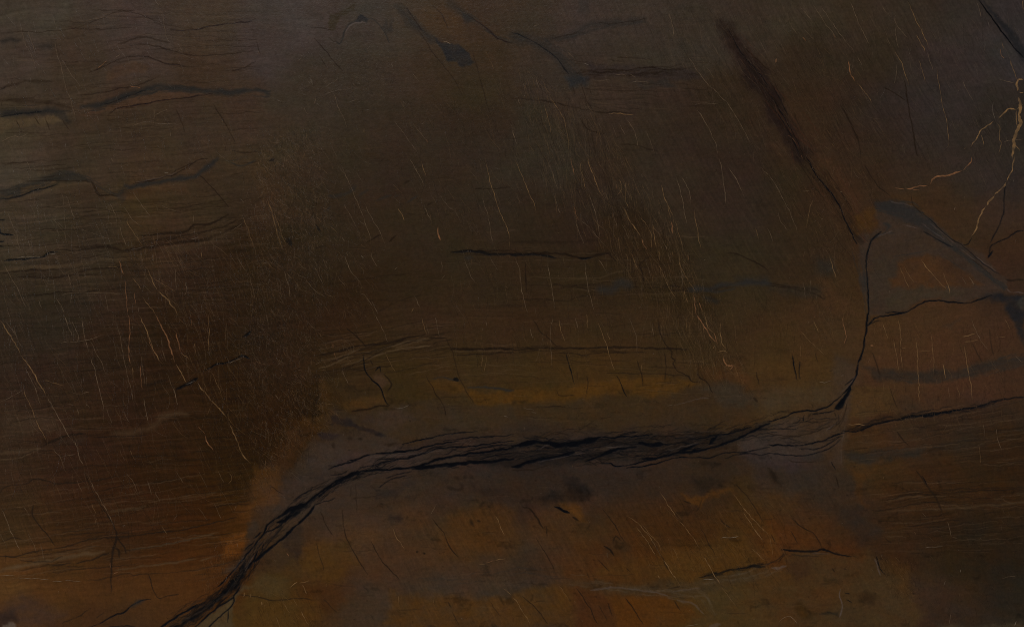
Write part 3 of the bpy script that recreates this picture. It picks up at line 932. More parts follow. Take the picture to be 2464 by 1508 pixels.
P 55,48,39 .65 24|1260,1290 1700,1270 1850,1270 1900,1330 1500,1395 1350,1470 1150,1500 1150,1380
k 9 .5|1480,530 1600,640 1720,760 1900,880 2100,1050 2230,1130
k 10 .5|1500,720 1640,800 1780,870
d 8 .5|1950,980 2050,1050 2150,1140
b 34 .8|1120,640 1170,670 1150,700
b 14 .7|1150,700 1080,760 980,800
b 16 .7|1150,740 1220,735
m 7 .4|1180,430 1420,480
m 7 .4|1300,655 1450,690
m 8 .5|1060,770 1130,740 1200,710
m 7 .35|1480,640 1700,800
m 8 .35|2000,960 2200,1100
m 7 .35|1560,640 1800,830
m 7 .35|1850,880 2000,1000
b 12 .4|1700,960 1850,1060 1900,1090
b 10 .4|1200,960 1400,930 1550,900
k 11 .85|370,0 470,180 640,390 700,500 760,640 860,840
d 10 .6|930,80 1050,270 1180,380
d 8 .6|1380,360 1400,460 1480,550
o 12 .9|1965,0 1960,50 1880,140
o 20 1|1880,140 1780,165 1720,185 1630,190 1585,220 1560,275
o 15 .9|1550,275 1480,280 1400,300 1320,310
o 7 .7|1320,310 1220,310
o 7 .8|1470,320 1420,320 1380,300
g 14 .95|2375,-10 2350,130 2290,240
g 18 .7|2290,240 2250,310 2180,370
g 22 .9|2180,370 2100,470
g 16 .95|2100,470 2050,560 2010,680 1960,770
k 10 .6|2290,250 2270,420 2270,530 2220,680 2140,830
k 9 .8|1960,780 1930,840 1880,850
k 11 .9|2464,710 2400,715 2330,770 2160,850 2130,930
k 16 .9|2120,975 2170,910
P 40,34,33 .55 50|2330,120 2480,150 2480,420 2300,480 2260,350
P 44,36,32 .5 50|2000,250 2250,100 2300,250 2150,380 2000,420
g 7 .6|1270,1040 1320,1180 1370,1280
g 7 .5|1310,1050 1420,1220
g 8 .8|1460,980 1560,1100 1650,1200 1730,1285
g 8 .7|1680,1090 1740,1250 1765,1340
p 6 .6|1870,1150 1910,1240
p 7 .7|1940,1150 1985,1240
P 28,27,28 .92 16 black_wedge|2060,1340 2200,1310 2330,1330 2480,1330 2480,1530 2320,1530 2280,1400 2150,1390
P 62,60,57 .7 14 crystal_patch|2405,1395 2480,1340 2480,1470 2420,1440
m 10 .5|2300,1270 2340,1300 2464,1310
k 12 .95|1130,1500 1340,1490 1500,1400 1650,1385 1900,1410 2050,1370 2160,1330
d 20 .6|2290,1180 2464,1190
k 18 .7 black_seam|945,1080 960,930 1000,810 1090,720
k 13 .95 black_seam|945,1080 965,1240 975,1520
b 40 .5|935,1120 935,1300
P 37,35,31 .6 26|440,980 600,1000 640,1130 560,1160 480,1100
P 41,36,29 .6 24|0,1220 200,1240 540,1260 560,1360 300,1370 180,1320 0,1260
P 60,40,24 .55 30|500,1170 600,1200 680,1300 900,1508 560,1508
p 6 .6|0,150 100,310 170,450 220,550 300,750
p 6 .6|0,680 60,830
p 6 .5|100,520 120,610 200,720
g 7 .5|440,400 400,520 370,700
g 8 .8|590,950 620,1040 665,1190
p 6 .6|410,1180 410,1300
p 6 .6|340,1200 370,1370
p 6 .5|620,180 650,110
p 6 .5|820,130 880,220
p 12 .6|695,338 720,338
p 8 .6|510,600 530,590
p 6 .5|330,340 410,325
p 6 .6|1810,480 1795,520
o 7 .7|320,-20 335,30
C 0 2
g 13 .85|0,60 100,210 200,390
g 14 .95|200,390 300,530 380,680 450,790
p 10 .7|450,790 520,920 600,1060 650,1160 700,1220
p 9 .7|700,1220 740,1280 770,1390 810,1470
p 6 .6|40,60 130,180 190,270
p 6 .6|150,90 150,190 210,330
g 7 .75|230,660 240,760 290,880 340,1010 400,1130 460,1250
p 6 .65|0,860 80,820 150,780 230,735
p 7 .6|230,500 310,650 360,780 400,900
p 8 .7|620,20 680,180 700,230
p 7 .7|690,60 750,210 730,290
p 7 .7|780,20 810,200 860,390
p 8 .7|860,390 910,540 950,710 990,870 1000,950
p 6 .7|560,280 750,270 860,250 1000,205
p 6 .6|1120,70 1170,300 1220,560 1280,800 1300,960
p 6 .6|860,250 960,440 1030,610
o 10 .85|1230,0 1250,100 1240,400 1270,510
g 7 .7|1270,510 1285,640
o 9 .85|1350,490 1360,660 1375,740
p 7 .7|1380,800 1400,900 1430,1060
p 6 .6|1350,400 1400,700
g 10 .85|1330,0 1420,190 1480,350 1570,500
o 7 .7|1410,160 1450,300 1520,430
o 14 .9|1490,0 1590,190 1640,340 1690,480
g 9 .8|1690,480 1800,670
p 6 .6|1550,220 1565,350 1600,470
o 12 .9|1690,180 1740,370
g 8 .7|1740,370 1830,450
o 8 .7|1840,50 1850,130
g 10 .6|1880,280 1885,390
g 7 .7|2005,0 2010,180 2005,390
g 14 .75|1890,650 2000,800 2120,920 2190,1030
g 12 .75|2190,1030 2260,1170 2330,1340 2420,1460
g 7 .6|1950,620 2000,760
g 6 .6|2030,540 2140,800
p 7 .7|1660,700 1720,890
p 6 .6|1600,560 1700,800
o 8 .7|1910,1080 1980,1170
o 11 1|1970,1160 2010,1260 2060,1330
g 7 .6|420,640 540,670 620,700
p 6 .5|670,760 780,770 880,745
p 6 .5|640,870 720,870
p 5 .5|380,570 550,570
p 5 .5|980,890 1230,880
p 6 .6|740,900 770,980
p 6 .6|500,1290 580,1380 630,1508
p 6 .6|580,1380 730,1350
g 7 .6|1250,1310 1300,1410
p 6 .6|1190,930 1250,1060
p 8 .5|1020,900 1080,1060
p 6 .6|1150,1300 1200,1420
p 6 .5|820,850 870,920
d 9 .6|0,490 90,470 220,480
d 12 .6|740,550 900,540 1100,520 1250,490
d 30 .6|1400,690 1600,640
k 24 .6|1690,740 1800,680 1900,620
k 18 .8 dark_band_g|1980,550 2080,490 2200,460 2330,410 2400,430
k 22 .7|2340,220 2400,190 2420,160
w 6 .5|2200,480 2340,420
w 7 .6|1780,680 1880,650
P 57,43,30 .6 30|60,980 480,960 620,1080 820,1110 400,1150 0,1200
t 34 .4|0,1340 150,1330 400,1300
t 60 .35|1080,1160 1300,1140 1480,1080 1560,1000 1680,960 1800,970
d 16 .7|380,1290 500,1230 620,1180 830,1150
P 52,44,40 .5 20|420,1300 500,1240 640,1190 830,1170 800,1210 600,1260
d 10 .7|900,1190 1200,1180 1430,1170
d 9 .6|200,1370 350,1310
t 10 .6|0,1410 180,1390 300,1340
d 9 .5|100,1050 300,1010 500,1000
C 1 2
t 12 .7|600,520 700,500 850,430 1000,380 1150,360 1300,320 1450,270 1630,240
t 12 .6|620,450 800,420 1000,340
t 14 .6|830,510 900,480 1050,440 1200,390 1400,340 1680,310
t 10 .6|1340,330 1480,290 1650,245
d 18 .7|580,410 800,360 1000,310 1300,280 1500,220 1640,195
d 12 .6|700,470 900,400 1100,370 1300,330
d 9 .7|820,540 1030,450 1230,350
d 12 .7|1660,235 1830,235
d 60 .3|550,600 800,560 1030,520
d 22 .75|1870,345 2100,340 2480,335
t 10 .4|1900,365 2100,360 2464,360
d 12 .6|1900,400 2200,385 2480,372
d 9 .7|870,140 1000,250 1060,330
d 9 .5|930,160 1020,270
k 12 .8|1030,400 1050,540 1100,620 1200,720 1240,830 1270,870
d 9 .7|1100,450 1120,500
k 14 .8|1150,550 1190,510 1200,560
d 12 .7|1230,580 1300,680 1270,750
d 8 .7|1640,600 1700,720 1800,880 1830,960
d 7 .5|1830,235 1900,400 1960,620 2100,880
P 63,45,33 .6 10|1130,590 1230,590 1290,690 1220,720 1140,660
b 14 .6|1700,630 1800,610 1900,640 1960,640
k 30 .6|1900,632 1945,632
b 20 .7|2040,710 2200,710 2480,740
P 70,46,17 .65 16 ochre_mid|1660,650 1860,650 1960,650 2010,740 1850,760 1680,720
P 75,48,16 .8 14 ochre_mid|2030,740 2480,760 2480,870 2100,872
P 69,46,21 .75 18 ochre_mid|850,860 1000,800 1260,780 1270,870 1000,900 870,920
P 68,46,22 .6 30 ochre_left|590,660 660,720 720,1040 700,1120 600,1120 400,1050 520,960 600,980
P 62,40,23 .65 44 ochre_left|350,1050 600,1120 540,1170 400,1350 290,1530 130,1530 200,1250
P 55,44,37 .75 22 grey_halo|700,900 900,940 1300,900 1500,840 2050,865 2480,885 2480,1240 2100,1150 1500,1240 1300,1310 900,1350 600,1530 300,1530 430,1300 580,1150 720,1090
P 61,51,50 .6 40|600,1200 850,1200 800,1400 500,1508 380,1460
P 55,42,34 .6 30|1200,950 1400,900 1500,1000 1300,1150 1180,1080
d 16 .7|920,940 1050,920 1180,890 1290,880
d 10 .6|740,920 850,930
P 38,30,26 1 8|730,990 880,1000 960,1070 1150,1130 1270,1180 1230,1200 1000,1130 850,1080 740,1060
P 42,33,30 1 8|590,1150 720,1130 830,1180 700,1210 610,1180
P 50,38,31 .6 10|1060,980 1140,990 1160,1080 1000,1060
d 30 .5|890,1200 920,1205
d 26 .5|985,1210 1020,1210
d 26 .4|740,1240 760,1290
d 26 .5|1240,1260 1350,1250
g 6 .6|1240,350 1290,470 1350,580
o 7 .6|750,370 790,460
p 6 .6|820,530 890,690
p 6 .6|1140,0 1190,100 1280,290
g 6 .6|1590,30 1650,220
p 6 .6|1720,20 1770,230
g 6 .7|2180,400 2165,520
g 6 .6|2220,400 2200,560
p 6 .6|2210,60 2225,140
o 9 .9|740,280 735,340
p 6 .6|610,380 690,370
p 6 .6|100,0 120,120
p 7 .6|180,770 210,830
p 5 .5|1640,90 1660,200
w 7 .5|1330,910 1420,900 1480,870
w 8 .5|2380,980 2430,1000
d 9 .6|1745,900 1750,930
d 10 .7|1820,940 1822,970
k 11 .8 black_seam|1400,1260 1650,1200 1850,1160 2130,1130
k 14 .85 black_seam|880,1420 1150,1350 1450,1320 1700,1270 1950,1220
k 12 .8 black_seam|1000,1480 1250,1430 1500,1380 1750,1300 2100,1270 2480,1220
k 22 .85 black_seam|1080,1508 1500,1480 1700,1420 1900,1370 2300,1320 2480,1290
k 30 .85 black_seam|1500,1500 1700,1470 2000,1440 2480,1400
k 10 .7|1800,1230 2000,1200 2300,1180 2480,1170
k 9 .7|1150,1400 1400,1390 1650,1340
k 10 .7|2000,1330 2250,1280 2464,1260
k 12 .7|700,1500 850,1440 1000,1410
k 10 .6|2150,1400 2350,1350 2464,1350
m 8 .3|1100,1380 1500,1350 1800,1310
C 2 2
P 73,47,16 .8 24 ochre_mid|-20,760 200,740 600,700 900,660 1300,620 1700,640 1800,690 1600,770 1100,790 600,830 200,880 -20,870
P 66,41,21 .6 40 ochre_mid|1800,540 2050,540 2250,620 2380,800 2200,660 1900,640
d 18 .65|0,325 200,330 450,330 700,335 900,325 1300,330 1700,345
d 9 .6|0,350 250,345
d 9 .6|370,385 550,380 700,400 800,380 1000,375 1300,370
d 9 .6|200,60 260,160 340,230 430,320
k 8 .75|520,390 560,530 600,680
d 8 .7|620,560 630,640
k 8 .75|1010,600 1050,690 1105,800
d 8 .7|1200,450 1250,600 1250,700
d 9 .7|1465,380 1480,500 1465,650
d 10 .7|1400,60 1420,180 1470,280 1540,370 1530,420 1570,450 1545,480 1600,560 1700,600 1720,640 1800,670
d 9 .8|1780,550 1800,610 1880,670 1930,760
d 9 .7|2350,560 2375,680
d 7 .6|720,600 730,680 710,820
d 8 .6|1690,710 1710,670
d 8 .5|900,570 1000,570 1400,580 1700,600
d 8 .6|430,740 445,785 600,785
P 53,42,33 .65 26 grey_halo|-20,890 500,840 1000,795 1500,785 1800,700 1950,680 2150,650 2300,780 2350,860 2250,940 2000,1050 1600,1130 1000,1130 600,1180 250,1225 -20,1240
P 54,48,44 .65 30|1820,700 2000,660 2180,660 2340,850 2000,920 1950,760
d 24 .5|2320,810 2360,850
d 9 .6|220,910 400,890 510,895
w 6 .4|100,905 220,930
w 6 .4|180,950 240,950
w 6 .4|1480,890 1550,880
m 8 .4|1560,880 1800,820 1900,810
d 9 .6|270,1200 430,1150 550,1160
d 8 .4|550,1160 700,1090 800,1020 950,1000
P 27,23,21 .74 16 black_seam|-420,1400 -200,1330 0,1250 250,1215 450,1245 700,1215 900,1180 1150,1170 1350,1160 1650,1180 1950,1160 2100,1120 2300,1050 2480,1010 2480,1110 2300,1180 2100,1240 1800,1340 1600,1360 1400,1400 1200,1440 900,1400 700,1430 450,1450 250,1440 0,1480 -200,1470
P 52,38,28 .6 10|20,1290 120,1270 280,1320 200,1350 60,1340
P 50,39,33 .6 12|880,1400 1050,1340 1300,1330 1380,1350 1150,1400 950,1420
P 46,33,22 .6 10|1150,1180 1450,1180 1400,1215 1200,1220
P 48,38,33 .5 12|1750,1290 1900,1250 2060,1240 1950,1300
k 38 .85|0,1270 250,1235 450,1265 700,1235 850,1190
k 16 .8|850,1190 1000,1190 1150,1180 1350,1165
k 42 .78|1220,1250 1350,1260 1450,1250
k 28 .8|1900,1260 1940,1210 1970,1180
k 28 .8|0,1480 200,1420 420,1380 600,1330
k 26 .8|700,1420 850,1370 1000,1310 1200,1280
k 22 .8|1250,1400 1450,1380 1600,1330 1800,1250
k 22 .8 black_seam|1600,1340 1850,1310 2100,1230 2300,1140 2480,1050
k 16 .7|1700,1220 1900,1180 2100,1150 2300,1090
k 12 .85 black_seam|850,1440 950,1440 1000,1465 1100,1460 1250,1425 1400,1400
k 12 .8 black_seam|1100,1480 1250,1470 1400,1440 1560,1390 1700,1380
k 10 .7|1700,1380 1900,1390 2050,1340 2250,1330 2480,1280
k 10 .7|2050,1390 2250,1340 2400,1360 2480,1340
k 8 .6|1000,1380 1250,1370 1400,1350
m 8 .35|230,1320 330,1270 360,1260
m 9 .3|250,1420 500,1380 700,1340
m 8 .3|900,1290 1150,1270
m 9 .3|1500,1320 1800,1240
d 10 .6|0,1508 200,1500 350,1460
d 12 .5|1400,1180 1700,1160 2000,1150
o 14 .9|1770,-10 1810,60 1850,130 1900,200 1970,290
g 8 .8|1850,0 1880,120 1950,200
o 9 .8|1940,180 1980,300
g 9 .8|2000,70 2010,250 2050,330 2060,360
g 8 .8|1930,340 1950,300
g 9 .8|1970,370 2030,350 2080,380
o 16 .9|2030,420 2050,480 2070,510
o 16 .9|2060,490 2130,500 2095,545
P 78,48,24 .55 30|2100,500 2200,510 2300,640 2260,680 2180,600
g 6 .8|820,60 870,200 920,340 960,480 1000,570
g 8 .7|450,40 470,170 520,280
p 6 .6|600,30 640,150
g 6 .7|720,0 720,150
p 6 .6|390,20 370,200 385,520
g 7 .7|910,170 945,260
p 6 .6|1110,20 1190,210 1210,400
g 7 .6|1250,480 1245,560
g 7 .6|1680,30 1680,160
g 8 .6|1830,100 1860,260
p 6 .6|170,140 200,250
p 6 .6|1350,80 1360,220
d 9 .6|1900,240 1920,300
C 3 2
k 13 .95|962,128 1010,65 1080,30 1180,15 1290,-4
k 9 .7|975,115 1030,82 1090,62
P 62,50,38 .5 50|-150,760 620,660 620,850 300,930 0,1000
P 65,45,21 .55 50 ochre_right|-200,470 200,410 630,400 630,640 200,660 -150,700
P 62,51,47 .62 26 grey_halo|640,380 860,470 880,600 830,700 780,850 760,1100 720,1300 700,1530 620,1530 600,1330 300,1390 0,1360 -260,1300 -300,1180 -100,1090 300,970 600,890 632,700
P 65,47,24 .7 20|780,720 880,690 1180,720 1240,880 1280,950 1050,1010 860,1000 780,1020
P 44,36,29 .9 18 grey_layer|900,480 1100,560 1500,560 1800,540 2060,480 2250,440 2480,390 2480,490 2100,580 1900,630 1600,670 1200,670 1050,640
P 45,32,22 .65 40|1400,1010 2000,910 2480,830 2480,1100 1700,1130 1300,1080
P 58,38,24 .5 40|1260,930 1800,880 1950,900 1500,960 1280,1000
k 9 .85|245,410 260,530 280,640
k 9 .8|305,460 300,560 310,630
d 7 .6|455,380 485,480
d 9 .6|590,550 630,540
k 44 .9 black_seam|650,915 700,885 740,820
k 13 .95 black_seam|0,1040 150,1000 300,940 480,930 600,880 720,780
k 16 .95 black_seam|720,780 800,690 850,600 870,480
k 18 .95 black_seam|870,480 910,380 940,200 972,-10
k 9 .8|740,690 830,620
k 9 .7|650,930 560,950 430,965
k 9 .7|760,740 800,700 820,660
k 30 .8|700,870 780,760 800,710
d 7 .5|760,850 740,960 680,1060 600,1120
d 7 .5|740,960 700,1080 650,1130
d 8 .6|640,960 660,990
d 8 .5|260,1040 450,1040 650,1020
d 8 .6|100,1190 300,1180 450,1140
d 8 .6|0,1160 250,1180
d 7 .5|360,1160 500,1120 600,1080
k 8 .7|350,970 345,1040
k 13 .9 black_seam|0,1260 250,1270 480,1240 650,1170 740,1140
k 9 .8|0,1340 300,1370 500,1330 620,1280 700,1210
k 9 .7|300,1300 480,1300 600,1240 690,1190
b 60 .4|350,1380 520,1370
b 50 .4|0,1090 100,1070
d 8 .5|200,1400 300,1430 450,1420
m 8 .4|850,600 780,690 700,760
m 7 .25|745,1080 715,1250 705,1450
m 6 .25|690,1000 740,900 770,800
m 7 .4|560,1130 650,1060
k 11 .9|720,1130 850,1135 1000,1080 1150,1040 1380,985 1550,990
k 16 .85|1550,990 1700,950 2000,900
k 16 .6|2000,900 2250,830 2480,800
P 36,24,16 .8 12|750,1100 950,1100 1100,1060 1000,1090 850,1140 740,1130
g 8 .9|760,1075 860,1060 950,1075
d 60 .35|1050,1010 1200,1000 1300,990
k 22 .7|1480,990 1600,990
P 42,35,28 .9 20 grey_layer|720,1340 1000,1320 1300,1310 1500,1290 1450,1370 1250,1400 1000,1440 760,1420
P 44,34,26 .5 40|1500,1280 1700,1200 2100,1230 1850,1300 1550,1340
P 61,40,19 .6 30|780,1440 1250,1430 1350,1530 790,1530
d 9 .6|1240,1130 1300,1210 1370,1290
d 9 .6|1175,710 1200,800 1245,910
d 14 .5|1010,380 1050,500 1080,590
d 8 .5|2060,470 2030,410 1980,290
d 8 .5|2130,150 2170,400
k 9 .7|610,1420 650,1500
P 28,27,28 .88 16 black_wedge|2310,-20 2480,-20 2480,290 2420,160
g 9 .7|1255,40 1280,200 1280,330
g 7 .6|1280,330 1300,550
g 8 .6|1210,240 1240,400 1270,580
g 8 .7|1420,200 1440,400 1450,700 1460,880
g 7 .6|1570,180 1595,400 1600,600
g 8 .7|1890,280 1920,500 1960,700 1970,850
g 9 .95|1685,480 1715,630
g 10 .8|1870,225 2000,195
g 8 .7|1890,275 2030,250
g 8 .6|1460,370 1580,355
g 7 .6|1280,325 1340,330
g 7 .6|2190,235 2300,215
g 7 .6|1100,80 1160,250
o 9 .8|735,0 725,100 760,220 730,310
g 8 .7|440,60 490,190
g 6 .6|300,150 400,260 560,410
g 6 .6|315,300 315,420
o 20 .8|985,310 1020,305
w 7 .6|490,660 620,650
p 6 .6|1950,30 2040,240 2150,390
g 7 .6|2280,60 2340,150
p 6 .5|2380,400 2464,480
p 7 .5|2200,1080 2210,1200 2260,1330
g 6 .6|2030,1250 2055,1450
p 7 .5|2080,1060 2085,1200
p 6 .5|1740,700 1750,810
g 6 .5|1820,680 1850,810
o 7 .6|460,60 440,20
P 46,42,40 .5 14|1690,130 1850,60 1860,30 1760,140
C 0 3
d 10 .6|0,220 40,160 250,130 320,80 450,100 550,130 700,120 900,100 1150,60
d 12 .6|530,750 700,720 850,670 1000,650 1200,640 1500,600 1700,580 2000,520 2280,450
d 10 .6|0,690 130,650 210,660
d 11 .6|0,830 150,830 300,790 500,760
d 16 .6|730,900 900,850 1050,800
d 14 .5|500,920 700,890
d 10 .6|1230,770 1500,730 1700,690 1950,640
d 9 .5|600,600 750,580 900,550
t 34 .6|0,970 150,930 400,880 600,840 800,810 1000,790
t 24 .4|1050,400 1250,370 1400,350
t 16 .5|1250,760 1550,720 1750,680 2100,600
t 16 .5|1100,960 1500,910 1780,870 1890,850
t 14 .5|1920,870 2160,800
t 18 .3|1740,270 1900,250 2080,210
t 14 .4|150,850 400,840 700,780 950,720
d 10 .5|200,870 450,880 600,830
P 66,42,19 .65 40 ochre_low|-20,1010 250,1020 600,1060 1000,1060 1400,980 1800,960 2150,850 2240,800 2300,850 2200,1000 2050,1200 1700,1300 1200,1250 900,1300 500,1250 200,1150 -20,1270
P 94,55,19 .75 22 ochre_low|2150,660 2250,600 2340,560 2350,700 2290,810 2180,850
P 72,44,17 .65 30|2300,370 2480,310 2480,480 2300,520
P 73,54,27 .6 50|-20,1030 150,1040 300,1100 150,1180 -20,1260
P 50,37,31 .75 50|-20,1350 200,1190 350,1230 600,1400 500,1530 -20,1530
P 34,26,25 .6 30|-20,1390 100,1340 200,1480 -20,1530
P 84,76,70 .8 6 crystal_patch|35,1485 90,1468 150,1490 155,1530 35,1530
P 62,40,19 .5 40|1100,1300 1700,1260 2000,1300 1750,1450 1300,1450
w 5 .7|0,1010 150,1015
w 5 .7|170,1030 300,1040 480,1045
w 5 .7|500,1065 600,1065
w 5 .7|620,1055 780,1070
p 8 .7|830,20 900,160 990,330 1060,460 1110,560
d 10 .7|815,20 890,200 980,350 1090,520 1130,620
k 18 .35|1115,600 1120,660 1090,760 1070,900 1070,1050 1070,1170
d 16 .7|1120,640 1200,740 1210,800
d 16 .6|1090,740 1140,760 1150,840
o 8 .7|1060,880 1060,950
o 12 .7|1090,1000 1140,970
k 13 .8|950,1480 1100,1390 1190,1370 1280,1290 1380,1250 1450,1240
k 9 .7|800,1530 950,1480
d 8 .8|1430,1000 1480,1150 1530,1230 1600,1210 1720,1190
b 34 .5|1250,1310 1380,1250
d 8 .6|600,1470 700,1430 850,1350
d 8 .6|920,1420 1000,1370
k 9 .6|1050,1500 1300,1490
P 67,60,48 .85 10 grey_low|2480,1080 2330,1110 2250,1280 2230,1530 1840,1530 2100,1330 2300,1150
P 50,43,42 .85 16 grey_halo|2480,470 2360,520 2350,700 2290,850 2150,1010 2350,920 2480,720
P 6,7,10 .97 12 black_seam|1600,1530 1800,1420 1950,1320 2100,1230 2200,1110 2300,990 2380,880 2420,870 2390,960 2340,1060 2300,1130 2200,1180 2120,1260 1980,1360 1830,1460 1720,1530
k 14 .9 black_seam|2480,690 2400,780 2330,870 2220,990 2100,1120
k 14 .9 black_seam|2480,780 2430,880 2390,950
k 16 .9 black_seam|1500,1530 1700,1410 1900,1290
k 18 .9 black_seam|2310,1120 2240,1230 2120,1300 1980,1420 1850,1530
k 12 .85|2250,1200 2240,1290 2100,1420 1980,1530
k 12 .7|2350,770 2450,680
k 9 .7|2200,1340 2190,1460
d 8 .6|2300,1195 2480,1215
m 8 .4|2440,820 2360,960
m 8 .4|2350,830 2250,960
p 7 .7|0,350 60,470 120,620 180,740 220,810
d 10 .7|320,330 310,420 330,470 430,590 530,720
p 6 .6|230,350 290,440
p 6 .5|740,90 800,220
g 6 .6|880,310 930,430
g 6 .6|930,450 920,530
p 8 .5|1490,200 1540,300
g 7 .6|1560,530 1610,630
p 8 .5|1210,20 1280,110 1330,240
p 8 .5|1410,80 1460,250
p 6 .5|1690,0 1770,130
p 6 .5|1910,0 2000,180
p 6 .6|2060,310 2135,480
p 6 .5|1900,350 2000,490
g 7 .6|2200,20 2230,80 2190,140
p 6 .6|380,690 430,870
p 6 .5|270,600 360,800
p 6 .5|0,600 70,750
p 6 .5|2100,0 2160,130
p 6 .5|2255,400 2280,330
g 12 .7|2350,1170 2355,1220
g 12 .7|2410,1180 2415,1230
w 6 .5|1180,535 1210,530
C 1 3
P 64,44,28 .5 80|500,700 1500,500 2000,700 2000,950 1300,1050 600,1000
P 70,43,18 .7 24 ochre_left|-20,-10 240,-10 262,230 240,340 130,365 -20,380
P 51,41,35 .7 40 grey_halo|262,-10 900,-10 2480,30 2480,120 2000,150 1600,250 1300,450 1000,420 700,560 480,700 450,850 250,960 -20,1000 -20,450 240,340
P 38,31,28 .65 20|280,600 440,520 480,620 450,800 430,920 360,800 280,720
P 40,32,28 .65 20|1150,200 1400,150 1450,100 1500,120 1350,230 1150,270
P 37,29,26 .65 20|1280,440 1420,430 1400,500 1320,510
P 37,29,24 .7 18|2050,100 2150,170 2480,160 2400,200 2200,270 2130,210
P 44,36,28 .5 16|880,80 1130,60 1120,110 900,110
P 42,35,30 .6 16|520,90 640,60 650,120 560,130
P 64,46,29 .7 60|850,500 1100,560 1200,640 1000,760 880,680
P 64,45,18 .7 40 ochre_low|560,700 900,700 980,900 800,1050 520,1050 430,900
P 60,44,24 .5 30|220,960 430,930 500,1080 300,1080
P 64,45,18 .75 24 ochre_low|-20,1240 600,1240 680,1440 500,1530 -20,1530
P 68,45,18 .8 30 ochre_bottom|1300,1180 2480,1210 2480,1530 1230,1530
P 65,42,19 .6 50 ochre_bottom|1900,430 2200,380 2480,350 2480,800 2100,800 1800,850 1750,600
P 62,54,42 .5 40 grey_low|-20,990 100,1000 300,1080 330,1170 260,1240 100,1190 -20,1160
P 54,42,31 .6 50 grey_low|1100,1080 1500,1050 1900,1000 2300,1050 2480,1060 2480,1200 1900,1160 1500,1180 1320,1200 1280,1350 1220,1530 700,1530 700,1400 800,1350 900,1230
k 14 .95 black_seam|-20,720 80,600 110,530 200,460
k 30 .95 black_seam|200,460 350,370 480,320
k 22 .95 black_seam|480,320 500,300 620,210 750,120
k 34 .95 black_seam|750,120 900,50 1000,20
k 18 .9 black_seam|1000,20 1050,10 1250,-5
k 20 .9 black_seam|-20,880 100,780 250,660 400,520
k 26 .9 black_seam|400,520 500,430 560,340
k 12 .8|90,600 220,540 300,440
P 7,8,11 .9 10 black_seam|330,400 430,340 510,310 500,360 430,400 380,450 320,470 290,440
k 26 .85|200,500 260,490 340,430
k 10 .8|600,250 720,170 820,110
k 10 .7|360,290 430,240 510,190
k 10 .7|560,330 700,290 760,260
k 10 .7|60,760 70,700
k 12 .8|-20,660 60,590
k 9 .6|1170,170 1300,90 1450,50
k 9 .6|1250,70 1500,10
k 10 .6|700,50 830,30 880,0
d 8 .7|830,380 840,500 860,620 920,750 1000,890 1080,1000
d 8 .7|1110,680 1150,770 1250,920 1380,1050
d 8 .6|620,400 680,540 740,620
d 8 .7|1690,460 1770,560 1820,630 1870,750 1950,830
d 9 .6|0,1225 180,1250 400,1230 550,1245
d 7 .5|580,700 610,820 650,950
d 8 .6|1890,1360 1960,1500
d 9 .6|1850,1270 1870,1310
d 7 .5|2260,1270 2340,1400
d 7 .5|650,1240 780,1370
d 7 .4|960,140 970,400
d 7 .4|910,150 910,250
d 10 .6|1100,1390 1130,1430
d 8 .5|130,145 260,230
d 30 .5|2060,480 2090,530
d 22 .5|2130,480 2160,490
d 30 .4|2200,300 2150,360
d 16 .7|1550,780 1556,782
d 16 .7|1615,800 1622,802
g 8 .75|1310,550 1350,640 1440,770
g 7 .7|2300,430 2400,640
p 7 .6|1680,430 1740,310
o 10 .9|2210,890 2300,865
g 7 .8|2300,865 2410,850
g 6 .7|2140,910 2210,905
g 8 .7|320,1130 400,1070
g 8 .7|410,1085 520,1060
g 10 .7|440,1100 490,1190
g 8 .7|430,1350 510,1500
g 7 .6|260,1270 330,1380
g 7 .6|190,1410 230,1520
g 6 .6|350,1220 400,1310
g 7 .6|1365,1200 1375,1290
g 14 .7|50,1260 55,1300
o 9 .7|290,790 320,830
g 6 .6|2370,1130 2464,1200
g 6 .6|1710,1240 1712,1280
g 10 .6|30,1200 36,1220
w 7 .6|1975,1420 1990,1425
C 2 3
P 47,37,32 .7 40 grey_halo|-20,20 1000,25 2480,0 2480,60 2100,90 1850,200 1400,280 1000,250 800,200 400,320 -20,260
P 31,24,20 .78 20|500,80 600,90 760,200 800,260 700,290 450,320 260,270 350,210 500,240
P 33,26,19 .7 30|1750,60 2050,90 2100,130 1850,190 1780,120
P 74,47,18 .7 14 ochre_patch|440,340 600,330 660,360 730,500 640,470 520,410
P 73,45,17 .82 14 ochre_patch|1640,250 1830,240 1960,190 2130,210 1920,240 1820,310 1800,350 1740,330
P 68,46,19 .65 50 ochre_bottom|1450,780 2000,680 2300,700 2440,880 2000,950 1700,1030 1100,1040 700,1000 900,900 1300,880
P 54,33,17 .5 60|1300,500 1700,450 2000,600 1700,760 1400,720
P 65,44,18 .8 30 ochre_bottom|-20,1180 250,1120 520,1060 600,1110 620,1300 600,1530 -20,1530
P 70,42,14 .82 26 ochre_bottom|900,1230 1100,1200 1450,1230 1700,1330 1850,1400 1700,1480 1000,1530 950,1300
P 56,33,17 .75 26|600,1130 900,1220 950,1400 1000,1530 620,1530
P 68,40,19 .5 40|400,880 700,900 900,920 560,1000
P 56,47,37 .8 26 grey_low|570,1050 1000,1100 1600,1060 1800,1040 2480,900 2480,1000 2000,1150 1700,1230 1500,1240 1200,1190 900,1200 750,1140
P 57,46,28 .7 50 grey_low|1700,1230 2480,1010 2480,1530 1700,1530 1860,1400
P 48,37,30 .6 50|-20,820 200,830 400,930 200,1000 -20,1020
P 50,39,31 .6 40|-20,1020 200,1010 330,960 560,1040 250,1110 -20,1180
